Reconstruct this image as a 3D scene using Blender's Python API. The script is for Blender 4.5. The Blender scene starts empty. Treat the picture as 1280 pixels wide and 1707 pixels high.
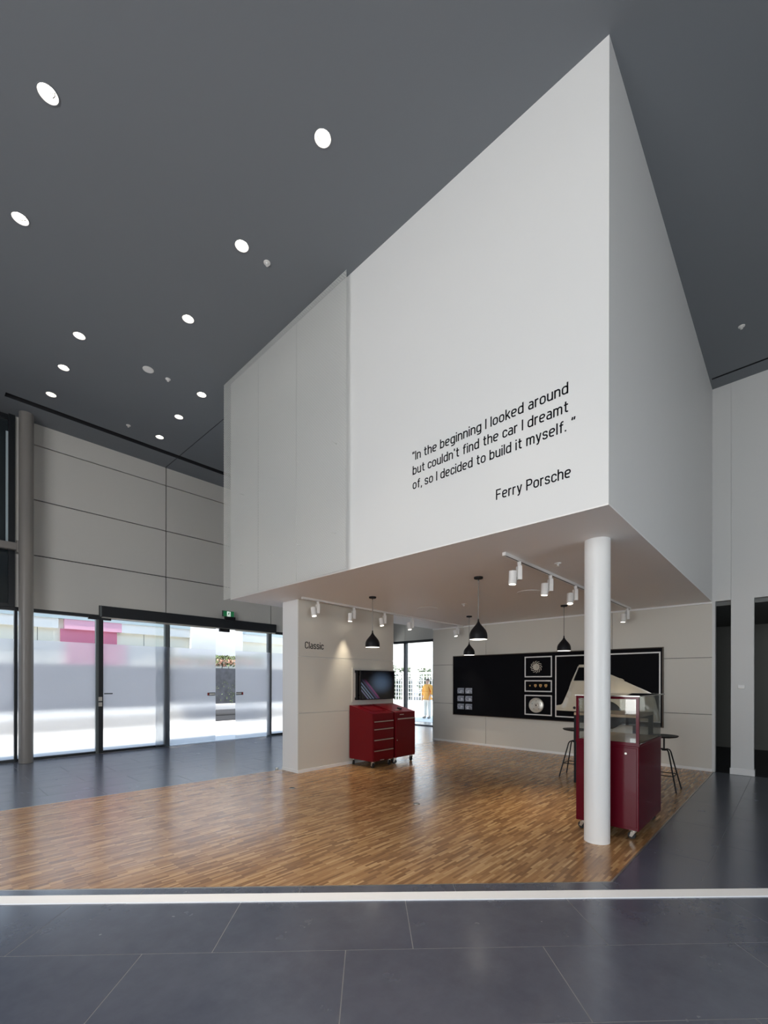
import bpy, bmesh, math, random
from mathutils import Vector, Matrix
random.seed(7)
PI = math.pi
scene = bpy.context.scene
COL = scene.collection

# ------------------------------------------------------------------ camera
F_PX, TH, ROLL, CY, EYE = 736.22, 0.7519, 0.0016, 1135.09, 1.63
cam_d = bpy.data.cameras.new('camera')
cam = bpy.data.objects.new('camera', cam_d)
COL.objects.link(cam)
cam_d.sensor_fit = 'HORIZONTAL'
cam_d.sensor_width = 36.0
cam_d.lens = F_PX / 1280 * 36.0
cam_d.shift_y = (CY - 853.5) / 1280
cam_d.clip_end = 300
fwd = Vector((math.cos(TH), math.sin(TH), 0))
rgt = Vector((math.sin(TH), -math.cos(TH), 0))
upv = Vector((0, 0, 1))
c_, s_ = math.cos(ROLL), math.sin(ROLL)
xr = rgt * c_ - upv * (-s_) * 1.0
xr = (rgt * c_ + upv * s_)
yr = (upv * c_ - rgt * s_)
m = Matrix((xr, yr, -fwd)).transposed().to_4x4()
m.translation = Vector((0, 0, EYE))
cam.matrix_world = m
scene.camera = cam

# ------------------------------------------------------------------ world, sun, daylight, exposure
vs = scene.view_settings
vs.view_transform = 'Standard'
vs.look = 'None'
vs.gamma = 1.0
vs.use_curve_mapping = False
vs.exposure = 0.0
SKY_STRENGTH = 2.3
SUN_STRENGTH = 10.0
DAY_BOOST_LEFT = 560.0      # W, area lamp added at the -X window wall to boost its daylight
DAY_BOOST_BACK = 115.0      # W, added area lamp strengthening the daylight from the -Y side
DOWN_W = 220.0         # W, each ceiling downlight
TRACK_W = 88.0        # W, each track spot

w = bpy.data.worlds.new('sky')
scene.world = w
w.use_nodes = True
nt = w.node_tree
nt.nodes.clear()
o = nt.nodes.new('ShaderNodeOutputWorld')
bg = nt.nodes.new('ShaderNodeBackground')
tc = nt.nodes.new('ShaderNodeTexCoord')
sep = nt.nodes.new('ShaderNodeSeparateXYZ')
rp = nt.nodes.new('ShaderNodeValToRGB')
nt.links.new(tc.outputs['Generated'], sep.inputs[0])
nt.links.new(sep.outputs['Z'], rp.inputs[0])
nt.links.new(rp.outputs[0], bg.inputs[0])
nt.links.new(bg.outputs[0], o.inputs[0])
rp.color_ramp.elements[0].position = 0.0
rp.color_ramp.elements[0].color = (0.82, 0.91, 1.0, 1)
rp.color_ramp.elements[1].position = 0.7
rp.color_ramp.elements[1].color = (0.50, 0.70, 1.0, 1)
bg.inputs[1].default_value = SKY_STRENGTH

def light(name, kind, loc, energy, color=(1, 1, 1), direction=None, parent=None, **kw):
    d = bpy.data.lights.new(name, kind)
    d.energy = energy
    d.color = color
    for k, v in kw.items():
        setattr(d, k, v)
    ob = bpy.data.objects.new(name, d)
    COL.objects.link(ob)
    ob.location = loc
    if direction is not None:
        ob.rotation_euler = Vector(direction).to_track_quat('-Z', 'Y').to_euler()
    if parent is not None:
        ob.parent = parent
    return ob

light('sun', 'SUN', (-10, -20, 40), SUN_STRENGTH, (1.0, 0.95, 0.88), (0.44, 0.12, -0.89), angle=math.radians(2))
light('daylight_boost_left', 'AREA', (-6.8, 0.4, 2.6), DAY_BOOST_LEFT, (0.99, 0.985, 0.97), (1, 0, 0.02),
      shape='RECTANGLE', size=8.2, size_y=4.2)
light('daylight_boost_rear', 'AREA', (1.8, -6.8, 1.7), DAY_BOOST_BACK, (0.88, 0.95, 1.0), (0, 1, 0.02),
      shape='RECTANGLE', size=5.0, size_y=2.2)

cy = scene.cycles
cy.use_denoising = True
cy.max_bounces = 10
cy.diffuse_bounces = 5
cy.glossy_bounces = 4
cy.transmission_bounces = 8
cy.transparent_max_bounces = 16
cy.sample_clamp_indirect = 6.0
cy.caustics_reflective = False
cy.caustics_refractive = False

# ------------------------------------------------------------------ materials
def mat(name, color, rough=0.5, metal=0.0, spec=0.5, coat=0.0, emit=None, estr=0.0, noise=0.0, nscale=8.0, bump=0.0):
    m = bpy.data.materials.new(name)
    m.use_nodes = True
    n, l = m.node_tree.nodes, m.node_tree.links
    b = n['Principled BSDF']
    b.inputs['Base Color'].default_value = (*color, 1)
    b.inputs['Roughness'].default_value = rough
    b.inputs['Metallic'].default_value = metal
    b.inputs['Specular IOR Level'].default_value = spec
    b.inputs['Coat Weight'].default_value = coat
    b.inputs['Coat Roughness'].default_value = 0.06
    if emit:
        b.inputs['Emission Color'].default_value = (*emit, 1)
        b.inputs['Emission Strength'].default_value = estr
    if noise or bump:
        t = n.new('ShaderNodeTexCoord')
        x = n.new('ShaderNodeTexNoise')
        x.inputs['Scale'].default_value = nscale
        x.inputs['Detail'].default_value = 6
        l.new(t.outputs['Object'], x.inputs['Vector'])
        if noise:
            r = n.new('ShaderNodeValToRGB')
            r.color_ramp.elements[0].position = 0.3
            r.color_ramp.elements[1].position = 0.7
            r.color_ramp.elements[0].color = (*[c * (1 - noise) for c in color], 1)
            r.color_ramp.elements[1].color = (*[min(1, c * (1 + noise)) for c in color], 1)
            l.new(x.outputs['Fac'], r.inputs[0])
            l.new(r.outputs[0], b.inputs['Base Color'])
        if bump:
            q = n.new('ShaderNodeBump')
            q.inputs['Strength'].default_value = bump
            q.inputs['Distance'].default_value = 0.01
            l.new(x.outputs['Fac'], q.inputs['Height'])
            l.new(q.outputs[0], b.inputs['Normal'])
    return m

def mat_shader(name, build):
    m = bpy.data.materials.new(name)
    m.use_nodes = True
    n, l = m.node_tree.nodes, m.node_tree.links
    n.clear()
    out = n.new('ShaderNodeOutputMaterial')
    l.new(build(n, l), out.inputs[0])
    return m

def glass_build(tint, refl):
    # thin clear pane: transparent, with a Schlick reflection that is the same from both sides
    def f(n, l):
        t = n.new('ShaderNodeBsdfTransparent'); t.inputs[0].default_value = (*tint, 1)
        g = n.new('ShaderNodeBsdfGlossy'); g.inputs['Roughness'].default_value = 0.02
        ge = n.new('ShaderNodeNewGeometry')
        dt = n.new('ShaderNodeVectorMath'); dt.operation = 'DOT_PRODUCT'
        l.new(ge.outputs['Normal'], dt.inputs[0]); l.new(ge.outputs['Incoming'], dt.inputs[1])
        def mth(kind, a, b=None):
            q = n.new('ShaderNodeMath'); q.operation = kind
            for k, v in enumerate((a, b)):
                if v is None: continue
                if isinstance(v, float): q.inputs[k].default_value = v
                else: l.new(v, q.inputs[k])
            return q.outputs[0]
        c = mth('SUBTRACT', 1.0, mth('ABSOLUTE', dt.outputs['Value']))
        fr = mth('ADD', mth('MULTIPLY', mth('POWER', c, 5.0), 0.96 * refl), 0.04 * refl)
        x = n.new('ShaderNodeMixShader')
        l.new(fr, x.inputs[0]); l.new(t.outputs[0], x.inputs[1]); l.new(g.outputs[0], x.inputs[2])
        return x.outputs[0]
    return f

def frost_build(n, l):
    # milky film: mostly scattered daylight, some blurred view, a trace of clear view
    t = n.new('ShaderNodeBsdfTransparent'); t.inputs[0].default_value = (0.98, 0.98, 1.0, 1)
    d = n.new('ShaderNodeBsdfTranslucent'); d.inputs[0].default_value = (0.60, 0.585, 0.625, 1)
    r = n.new('ShaderNodeBsdfRefraction'); r.inputs['Color'].default_value = (0.88, 0.88, 0.90, 1)
    r.inputs['Roughness'].default_value = 0.32; r.inputs['IOR'].default_value = 1.15
    x = n.new('ShaderNodeMixShader'); x.inputs[0].default_value = 0.44
    l.new(r.outputs[0], x.inputs[1]); l.new(d.outputs[0], x.inputs[2])
    y = n.new('ShaderNodeMixShader'); y.inputs[0].default_value = 0.92
    l.new(t.outputs[0], y.inputs[1]); l.new(x.outputs[0], y.inputs[2])
    return y.outputs[0]

def mesh_build(n, l):
    # perforated sheet: solid webs around staggered slots, holes let light through
    t = n.new('ShaderNodeTexCoord')
    mp = n.new('ShaderNodeMapping'); mp.inputs['Rotation'].default_value = (0, PI / 2, PI / 2)
    s = n.new('ShaderNodeSeparateXYZ'); l.new(t.outputs['Object'], s.inputs[0])
    cmb = n.new('ShaderNodeCombineXYZ')
    l.new(s.outputs['Y'], cmb.inputs['X']); l.new(s.outputs['Z'], cmb.inputs['Y'])
    b = n.new('ShaderNodeTexBrick')
    b.offset = 0.5
    b.inputs['Scale'].default_value = 1.0
    b.inputs['Brick Width'].default_value = 0.040
    b.inputs['Row Height'].default_value = 0.022
    b.inputs['Mortar Size'].default_value = 0.0042
    b.inputs['Mortar Smooth'].default_value = 0.0
    l.new(cmb.outputs[0], b.inputs['Vector'])
    tr = n.new('ShaderNodeBsdfTransparent')
    p = n.new('ShaderNodeBsdfPrincipled')
    p.inputs['Base Color'].default_value = (0.68, 0.685, 0.66, 1)
    p.inputs['Roughness'].default_value = 0.45
    x = n.new('ShaderNodeMixShader')
    l.new(b.outputs['Fac'], x.inputs[0]); l.new(tr.outputs[0], x.inputs[1]); l.new(p.outputs[0], x.inputs[2])
    return x.outputs[0]

def tile_material():
    # honed slate: cloudy tone, fine flecks and faint pale scuffs
    m = mat('slate_tile', (0.08, 0.09, 0.12), 0.3, spec=0.9, coat=0.4)
    n, l = m.node_tree.nodes, m.node_tree.links
    b = n['Principled BSDF']
    b.inputs['Coat Roughness'].default_value = 0.16
    t = n.new('ShaderNodeTexCoord')
    def noise(sc, det, rough=0.6):
        x = n.new('ShaderNodeTexNoise'); x.inputs['Scale'].default_value = sc; x.inputs['Detail'].default_value = det; x.inputs['Roughness'].default_value = rough
        l.new(t.outputs['Object'], x.inputs['Vector'])
        return x.outputs['Fac']
    r = n.new('ShaderNodeValToRGB')
    e = r.color_ramp.elements
    e[0].position = 0.28; e[0].color = (0.046, 0.056, 0.088, 1)
    e[1].position = 0.74; e[1].color = (0.092, 0.104, 0.142, 1)
    mx = n.new('ShaderNodeMath'); mx.operation = 'MULTIPLY_ADD'; mx.inputs[1].default_value = 0.65
    my = n.new('ShaderNodeMath'); my.operation = 'MULTIPLY'; my.inputs[1].default_value = 0.35
    l.new(noise(1.3, 5), mx.inputs[0]); l.new(noise(9.0, 6, 0.7), my.inputs[0]); l.new(my.outputs[0], mx.inputs[2])
    l.new(mx.outputs[0], r.inputs[0])
    s2 = n.new('ShaderNodeValToRGB')
    s2.color_ramp.elements[0].position = 0.69; s2.color_ramp.elements[0].color = (0, 0, 0, 1)
    s2.color_ramp.elements[1].position = 0.78; s2.color_ramp.elements[1].color = (0.05, 0.05, 0.055, 1)
    l.new(noise(3.1, 8, 0.72), s2.inputs[0])
    ad = n.new('ShaderNodeMixRGB'); ad.blend_type = 'ADD'; ad.inputs[0].default_value = 1.0
    l.new(r.outputs[0], ad.inputs[1]); l.new(s2.outputs[0], ad.inputs[2]); l.new(ad.outputs[0], b.inputs['Base Color'])
    rr = n.new('ShaderNodeMapRange'); rr.inputs[3].default_value = 0.20; rr.inputs[4].default_value = 0.31
    l.new(noise(4.0, 4), rr.inputs[0]); l.new(rr.outputs[0], b.inputs['Roughness'])
    return m

M = {}
M['white_wall'] = mat('white_wall_paint', (0.78, 0.78, 0.77), 0.55, spec=0.3)
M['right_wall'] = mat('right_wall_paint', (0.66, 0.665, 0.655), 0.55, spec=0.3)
M['soffit'] = mat('soffit_paint', (0.90, 0.885, 0.87), 0.6, spec=0.25)
M['grey_panel'] = mat('grey_wall_panel', (0.58, 0.565, 0.53), 0.5, spec=0.3)
M['back_panel'] = mat('pale_wall_panel', (0.62, 0.597, 0.54), 0.5, spec=0.2)
M['ceiling'] = mat('charcoal_ceiling_paint', (0.19, 0.203, 0.222), 0.75, spec=0.2)
M['slot_dark'] = mat('slot_black', (0.012, 0.013, 0.016), 0.7)
M['tile'] = tile_material()
M['grout'] = mat('tile_grout', (0.19, 0.195, 0.21), 0.7)
M['strip_white'] = mat('strip_white', (0.93, 0.94, 0.97), 0.35)
M['metal_trim'] = mat('steel_trim', (0.45, 0.42, 0.38), 0.35, metal=0.9)
M['black_frame'] = mat('black_aluminium', (0.014, 0.016, 0.019), 0.35, spec=0.4)
M['grey_frame'] = mat('grey_aluminium', (0.10, 0.115, 0.12), 0.35, spec=0.5)
M['taupe'] = mat('taupe_steel_paint', (0.22, 0.205, 0.192), 0.38, spec=0.45)
M['dark_glass'] = mat('dark_spandrel_glass', (0.02, 0.026, 0.03), 0.08, spec=0.6)
M['glass'] = mat_shader('clear_glass', glass_build((0.97, 0.985, 0.98), 0.7))
M['case_glass'] = mat_shader('display_glass', glass_build((0.95, 0.965, 0.96), 1.3))
M['frost'] = mat_shader('frosted_film', frost_build)
M['perforated'] = mat_shader('perforated_metal', mesh_build)
M['seam_grey'] = mat('seam_grey', (0.46, 0.465, 0.45), 0.5)
M['column_white'] = mat('column_white', (0.80, 0.80, 0.79), 0.35, spec=0.4)
M['white_metal'] = mat('white_powder_coat', (0.78, 0.77, 0.75), 0.4)
M['black_matte'] = mat('black_matte', (0.009, 0.009, 0.011), 0.5, spec=0.25)
M['black_satin'] = mat('black_satin', (0.010, 0.010, 0.012), 0.45, spec=0.2)
M['ink'] = mat('black_lettering', (0.004, 0.004, 0.007), 0.7, spec=0.1)
M['red'] = mat('crimson_gloss_lacquer', (0.10, 0.002, 0.010), 0.18, spec=0.25, coat=0.12)
M['red_top'] = mat('red_cabinet_steel', (0.135, 0.002, 0.006), 0.28, spec=0.2, coat=0.08)
M['chrome'] = mat('brushed_chrome', (0.60, 0.57, 0.52), 0.3, metal=0.85)
M['rubber'] = mat('black_rubber', (0.01, 0.01, 0.011), 0.55)
M['board_black'] = mat('board_black', (0.003, 0.003, 0.0045), 0.65, spec=0.08)
M['board_edge'] = mat('board_edge_walnut', (0.07, 0.048, 0.03), 0.5)
M['line_white'] = mat('line_white', (0.72, 0.71, 0.70), 0.5)
M['ivory'] = mat('ivory_car_lacquer', (0.62, 0.56, 0.44), 0.18, spec=0.5, coat=0.6)
M['steel'] = mat('cast_steel', (0.62, 0.58, 0.50), 0.4, metal=0.6)
M['silver'] = mat('silver_paint', (0.66, 0.64, 0.58), 0.35, metal=0.4)
M['gold'] = mat('gold_enamel', (0.62, 0.42, 0.16), 0.35, metal=0.5)
M['crest_red'] = mat('enamel_red', (0.35, 0.04, 0.03), 0.4)
M['wood_light'] = mat('pale_wood', (0.50, 0.36, 0.23), 0.45, noise=0.15, nscale=10)
M['card'] = mat('white_card', (0.85, 0.83, 0.78), 0.5)
M['exit_green'] = mat('exit_green', (0.01, 0.14, 0.045), 0.4, emit=(0.012, 0.18, 0.06), estr=0.35)
M['exit_white'] = mat('exit_white', (0.8, 0.85, 0.8), 0.4, emit=(0.85, 1.0, 0.92), estr=0.6)
M['lamp'] = mat('lamp_lens', (1, 1, 1), 0.3, emit=(1.0, 0.93, 0.80), estr=9.0)
M['lamp_small'] = mat('spot_lens', (1, 1, 1), 0.3, emit=(1.0, 0.90, 0.74), estr=8.0)
M['pendant_lamp'] = mat('pendant_lens', (1, 1, 1), 0.3, emit=(1.0, 0.93, 0.80), estr=4.5)
M['reflector'] = mat('white_reflector', (0.92, 0.91, 0.88), 0.3)
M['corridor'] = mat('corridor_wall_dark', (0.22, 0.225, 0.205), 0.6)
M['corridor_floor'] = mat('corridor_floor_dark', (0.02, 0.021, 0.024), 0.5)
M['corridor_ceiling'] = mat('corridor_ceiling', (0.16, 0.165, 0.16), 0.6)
M['ext_cream'] = mat('render_cream', (0.90, 0.86, 0.74), 0.8)
M['ext_white'] = mat('render_white', (0.84, 0.83, 0.81), 0.8)
M['ext_roof'] = mat('roof_grey_metal', (0.42, 0.50, 0.54), 0.4)
M['ext_pink'] = mat('render_pink', (0.74, 0.40, 0.53), 0.7)
M['ext_rose'] = mat('render_rose', (0.66, 0.20, 0.31), 0.7)
M['ext_dark'] = mat('planter_charcoal', (0.045, 0.048, 0.058), 0.6, noise=0.35, nscale=5)
M['ext_plinth'] = mat('planter_plinth_grey', (0.07, 0.072, 0.08), 0.6)
M['plinth_beige'] = mat('plinth_beige', (0.46, 0.43, 0.39), 0.7)
M['ext_ground'] = mat('pale_concrete', (0.80, 0.77, 0.72), 0.8)
M['leaf'] = mat('leaf_green', (0.10, 0.14, 0.05), 0.6, noise=0.4, nscale=6)
M['petal'] = mat('petal_coral', (0.90, 0.50, 0.38), 0.6, noise=0.2, nscale=30)
M['fence_white'] = mat('fence_white', (0.85, 0.86, 0.88), 0.5)
M['fence_board'] = mat('fence_board_grey', (0.42, 0.45, 0.52), 0.7, noise=0.3, nscale=2)
M['hedge'] = mat('hedge_green', (0.16, 0.19, 0.12), 0.8, noise=0.5, nscale=4)
M['skin'] = mat('skin', (0.62, 0.40, 0.30), 0.6)
M['orange'] = mat('orange_workwear', (0.95, 0.45, 0.08), 0.7)
M['pale_trouser'] = mat('pale_workwear', (0.85, 0.82, 0.76), 0.7)
M['shoe'] = mat('grey_shoe', (0.22, 0.21, 0.20), 0.6)
M['hair'] = mat('brown_hair', (0.10, 0.06, 0.04), 0.6)

def parquet_material():
    m = bpy.data.materials.new('oak_strip_parquet')
    m.use_nodes = True
    n, l = m.node_tree.nodes, m.node_tree.links
    b = n['Principled BSDF']
    t = n.new('ShaderNodeTexCoord')
    def brick(wd, ht, off):
        k = n.new('ShaderNodeTexBrick')
        k.offset = off
        k.offset_frequency = 2
        k.inputs['Color1'].default_value = (0, 0, 0, 1)
        k.inputs['Color2'].default_value = (1, 1, 1, 1)
        k.inputs['Mortar'].default_value = (0.35, 0.35, 0.35, 1)
        k.inputs['Scale'].default_value = 1
        k.inputs['Brick Width'].default_value = wd
        k.inputs['Row Height'].default_value = ht
        k.inputs['Mortar Size'].default_value = 0.0006
        l.new(t.outputs['Object'], k.inputs['Vector'])
        return k
    k1 = brick(0.21, 0.024, 0.41)
    k2 = brick(0.84, 0.096, 0.5)
    mp = n.new('ShaderNodeMapping'); mp.inputs['Scale'].default_value = (3, 60, 1)
    nz = n.new('ShaderNodeTexNoise'); nz.inputs['Scale'].default_value = 1.0; nz.inputs['Detail'].default_value = 5
    l.new(t.outputs['Object'], mp.inputs[0]); l.new(mp.outputs[0], nz.inputs['Vector'])
    def mad(a, f, c):
        q = n.new('ShaderNodeMath'); q.operation = 'MULTIPLY_ADD'
        l.new(a, q.inputs[0]); q.inputs[1].default_value = f
        if isinstance(c, float):
            q.inputs[2].default_value = c
        else:
            l.new(c, q.inputs[2])
        return q.outputs[0]
    v = mad(k1.outputs['Color'], 0.66, 0.0)
    v = mad(nz.outputs['Fac'], 0.48, v)
    r = n.new('ShaderNodeValToRGB')
    e = r.color_ramp.elements
    e[0].position = 0.15; e[0].color = (0.16, 0.078, 0.032, 1)
    e[1].position = 0.98; e[1].color = (0.60, 0.39, 0.19, 1)
    x = e.new(0.5); x.color = (0.31, 0.165, 0.070, 1)
    x = e.new(0.75); x.color = (0.41, 0.235, 0.105, 1)
    l.new(v, r.inputs[0]); l.new(r.outputs[0], b.inputs['Base Color'])
    b.inputs['Roughness'].default_value = 0.33
    b.inputs['Specular IOR Level'].default_value = 0.55
    n2 = n.new('ShaderNodeTexNoise'); n2.inputs['Scale'].default_value = 9
    l.new(t.outputs['Object'], n2.inputs['Vector'])
    q = mad(n2.outputs['Fac'], 0.16, 0.15)
    l.new(q, b.inputs['Roughness'])
    return m
M['parquet'] = parquet_material()

def screen_material():
    m = bpy.data.materials.new('screen_picture')
    m.use_nodes = True
    n, l = m.node_tree.nodes, m.node_tree.links
    b = n['Principled BSDF']
    b.inputs['Base Color'].default_value = (0.006, 0.006, 0.01, 1)
    b.inputs['Roughness'].default_value = 0.15
    t = n.new('ShaderNodeTexCoord')
    s = n.new('ShaderNodeSeparateXYZ'); l.new(t.outputs['Generated'], s.inputs[0])
    U, V = s.outputs['X'], s.outputs['Z']
    def op(kind, a, c=None, d=None):
        q = n.new('ShaderNodeMath'); q.operation = kind
        for i, v in enumerate((a, c, d)):
            if v is None: continue
            if isinstance(v, (int, float)): q.inputs[i].default_value = v
            else: l.new(v, q.inputs[i])
        return q.outputs[0]
    def ss(v, a, c):
        q = n.new('ShaderNodeMapRange'); q.interpolation_type = 'SMOOTHSTEP'
        l.new(v, q.inputs[0]); q.inputs[1].default_value = a; q.inputs[2].default_value = c
        return q.outputs[0]
    # soft blue-grey oval
    dx = op('MULTIPLY', op('SUBTRACT', U, 0.58), 2.4)
    dy = op('MULTIPLY', op('SUBTRACT', V, 0.58), 2.1)
    d = op('SQRT', op('ADD', op('MULTIPLY', dx, dx), op('MULTIPLY', dy, dy)))
    oval = op('SUBTRACT', 1.0, ss(d, 0.1, 1.05))
    # diagonal bands running down to the right
    g = op('ADD', U, op('MULTIPLY', V, 0.62))
    lo = op('SUBTRACT', 1.0, ss(U, 0.45, 0.6))
    def band(c, wd):
        k = op('ABSOLUTE', op('SUBTRACT', g, c))
        return op('MULTIPLY', op('SUBTRACT', 1.0, ss(k, wd * 0.3, wd)), op('MULTIPLY', lo, op('SUBTRACT', 1.0, ss(V, 0.5, 0.75))))
    cols = [(oval, (0.045, 0.072, 0.115)), (band(0.53, 0.045), (0.10, 0.02, 0.07)), (band(0.36, 0.03), (0.09, 0.12, 0.18)),
            (band(0.28, 0.03), (0.12, 0.15, 0.20)), (band(0.20, 0.03), (0.10, 0.10, 0.16)), (band(0.46, 0.05), (0.04, 0.035, 0.07))]
    acc = None
    for f, c in cols:
        q = n.new('ShaderNodeVectorMath'); q.operation = 'SCALE'
        q.inputs[0].default_value = c
        l.new(f, q.inputs['Scale'])
        if acc is None:
            acc = q.outputs[0]
        else:
            a = n.new('ShaderNodeVectorMath'); a.operation = 'ADD'
            l.new(acc, a.inputs[0]); l.new(q.outputs[0], a.inputs[1]); acc = a.outputs[0]
    l.new(acc, b.inputs['Emission Color'])
    b.inputs['Emission Strength'].default_value = 0.9
    return m
M['screen'] = screen_material()

# ------------------------------------------------------------------ mesh helpers
W = {}      # world origin of every empty or mesh while building

class MB:
    def __init__(self):
        self.v, self.f, self.m = [], [], []
    def add(self, vs, fs, mi=0):
        k = len(self.v)
        self.v += [tuple(p) for p in vs]
        self.f += [tuple(i + k for i in f) for f in fs]
        self.m += [mi] * len(fs)
        return self
    def box(self, x0, y0, z0, x1, y1, z1, mi=0):
        if x0 > x1: x0, x1 = x1, x0
        if y0 > y1: y0, y1 = y1, y0
        if z0 > z1: z0, z1 = z1, z0
        vs = [(x, y, z) for z in (z0, z1) for y in (y0, y1) for x in (x0, x1)]
        fs = [(0, 2, 3, 1), (4, 5, 7, 6), (0, 1, 5, 4), (2, 6, 7, 3), (0, 4, 6, 2), (1, 3, 7, 5)]
        return self.add(vs, fs, mi)
    def cyl(self, p0, p1, r0, r1=None, n=24, mi=0, caps=True):
        r1 = r0 if r1 is None else r1
        p0, p1 = Vector(p0), Vector(p1)
        d = (p1 - p0).normalized()
        a = d.orthogonal().normalized(); b = d.cross(a)
        vs = []
        for p, r in ((p0, r0), (p1, r1)):
            for i in range(n):
                t = 2 * PI * i / n
                vs.append(p + a * (r * math.cos(t)) + b * (r * math.sin(t)))
        fs = [(i, (i + 1) % n, n + (i + 1) % n, n + i) for i in range(n)]
        if caps:
            fs += [tuple(range(n - 1, -1, -1)), tuple(range(n, 2 * n))]
        return self.add(vs, fs, mi)
    def lathe(self, c, prof, n=32, axis='Z', mi=0, cap0=False, cap1=False):
        vs = []
        for r, h in prof:
            for i in range(n):
                t = 2 * PI * i / n
                u, v = r * math.cos(t), r * math.sin(t)
                if axis == 'Z': p = (c[0] + u, c[1] + v, c[2] + h)
                elif axis == 'X': p = (c[0] + h, c[1] + u, c[2] + v)
                else: p = (c[0] + v, c[1] + h, c[2] + u)
                vs.append(p)
        fs = []
        for k in range(len(prof) - 1):
            for i in range(n):
                j = (i + 1) % n
                fs.append((k * n + i, k * n + j, (k + 1) * n + j, (k + 1) * n + i))
        if cap0: fs.append(tuple(range(n - 1, -1, -1)))
        if cap1: fs.append(tuple(range((len(prof) - 1) * n, len(prof) * n)))
        return self.add(vs, fs, mi)
    def tube(self, pts, r, n=10, mi=0):
        pts = [Vector(p) for p in pts]
        vs = []
        prev = None
        for i, p in enumerate(pts):
            d = (pts[min(i + 1, len(pts) - 1)] - pts[max(i - 1, 0)]).normalized()
            if prev is None: a = d.orthogonal().normalized()
            else: a = (prev - d * prev.dot(d)).normalized()
            prev = a
            b = d.cross(a)
            for k in range(n):
                t = 2 * PI * k / n
                vs.append(p + a * (r * math.cos(t)) + b * (r * math.sin(t)))
        fs = []
        for i in range(len(pts) - 1):
            for k in range(n):
                j = (k + 1) % n
                fs.append((i * n + k, i * n + j, (i + 1) * n + j, (i + 1) * n + k))
        fs += [tuple(range(n - 1, -1, -1)), tuple(range((len(pts) - 1) * n, len(pts) * n))]
        return self.add(vs, fs, mi)
    def prism(self, poly, fn, a, b, mi=0):
        """poly: 2-D points; fn(u, v, depth) -> xyz"""
        n = len(poly)
        vs = [fn(u, v, a) for u, v in poly] + [fn(u, v, b) for u, v in poly]
        fs = [tuple(range(n - 1, -1, -1)), tuple(range(n, 2 * n))]
        fs += [(i, (i + 1) % n, n + (i + 1) % n, n + i) for i in range(n)]
        return self.add(vs, fs, mi)
    def frame(self, fn, u0, v0, u1, v1, t, a, b, mi=0):
        for q in (((u0, v0), (u1, v0), (u1, v0 + t), (u0, v0 + t)), ((u0, v1 - t), (u1, v1 - t), (u1, v1), (u0, v1)),
                  ((u0, v0 + t), (u0 + t, v0 + t), (u0 + t, v1 - t), (u0, v1 - t)),
                  ((u1 - t, v0 + t), (u1, v0 + t), (u1, v1 - t), (u1 - t, v1 - t))):
            self.prism(q, fn, a, b, mi)
        return self
    def build(self, name, mats, parent=None, origin=None, smooth=False, bevel=0.0, segs=2):
        if not isinstance(mats, (list, tuple)): mats = [mats]
        if origin is None:
            if parent is not None: origin = W[parent.name]
            else:
                xs = list(zip(*self.v))
                origin = Vector(((min(xs[0]) + max(xs[0])) / 2, (min(xs[1]) + max(xs[1])) / 2, min(xs[2])))
        origin = Vector(origin)
        me = bpy.data.meshes.new(name)
        me.from_pydata([tuple(Vector(p) - origin) for p in self.v], [], self.f)
        for mm in mats: me.materials.append(mm)
        me.polygons.foreach_set('material_index', self.m)
        bm = bmesh.new(); bm.from_mesh(me)
        bmesh.ops.recalc_face_normals(bm, faces=bm.faces)
        bm.to_mesh(me); bm.free()
        if smooth:
            me.polygons.foreach_set('use_smooth', [True] * len(me.polygons))
            me.set_sharp_from_angle(angle=math.radians(38))
        ob = bpy.data.objects.new(name, me)
        COL.objects.link(ob)
        if parent is not None:
            ob.parent = parent
            ob.location = origin - W[parent.name]
        else:
            ob.location = origin
        W[ob.name] = origin
        if bevel:
            mo = ob.modifiers.new('bevel', 'BEVEL')
            mo.width = bevel; mo.segments = segs; mo.limit_method = 'ANGLE'; mo.angle_limit = math.radians(50)
        return ob

def tag(ob, label, cat, group=None, kind=None):
    ob['label'] = label
    ob['category'] = cat
    if group: ob['group'] = group
    if kind: ob['kind'] = kind
    return ob

def thing(name, label, cat, loc=(0, 0, 0), group=None, kind=None):
    ob = bpy.data.objects.new(name, None)
    ob.empty_display_size = 0.1
    COL.objects.link(ob)
    ob.location = loc
    W[ob.name] = Vector(loc)
    return tag(ob, label, cat, group, kind)

def dup(root, loc, rotz=0.0, label=None):
    def rec(src, parent):
        c = src.copy()
        COL.objects.link(c)
        c.parent = parent
        for ch in list(src.children):
            rec(ch, c)
        return c
    r = rec(root, None)
    r.location = loc
    r.rotation_euler = (0, 0, rotz)
    if label: r['label'] = label
    return r

def struct(ob, label, cat):
    return tag(ob, label, cat, None, 'structure')

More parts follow.
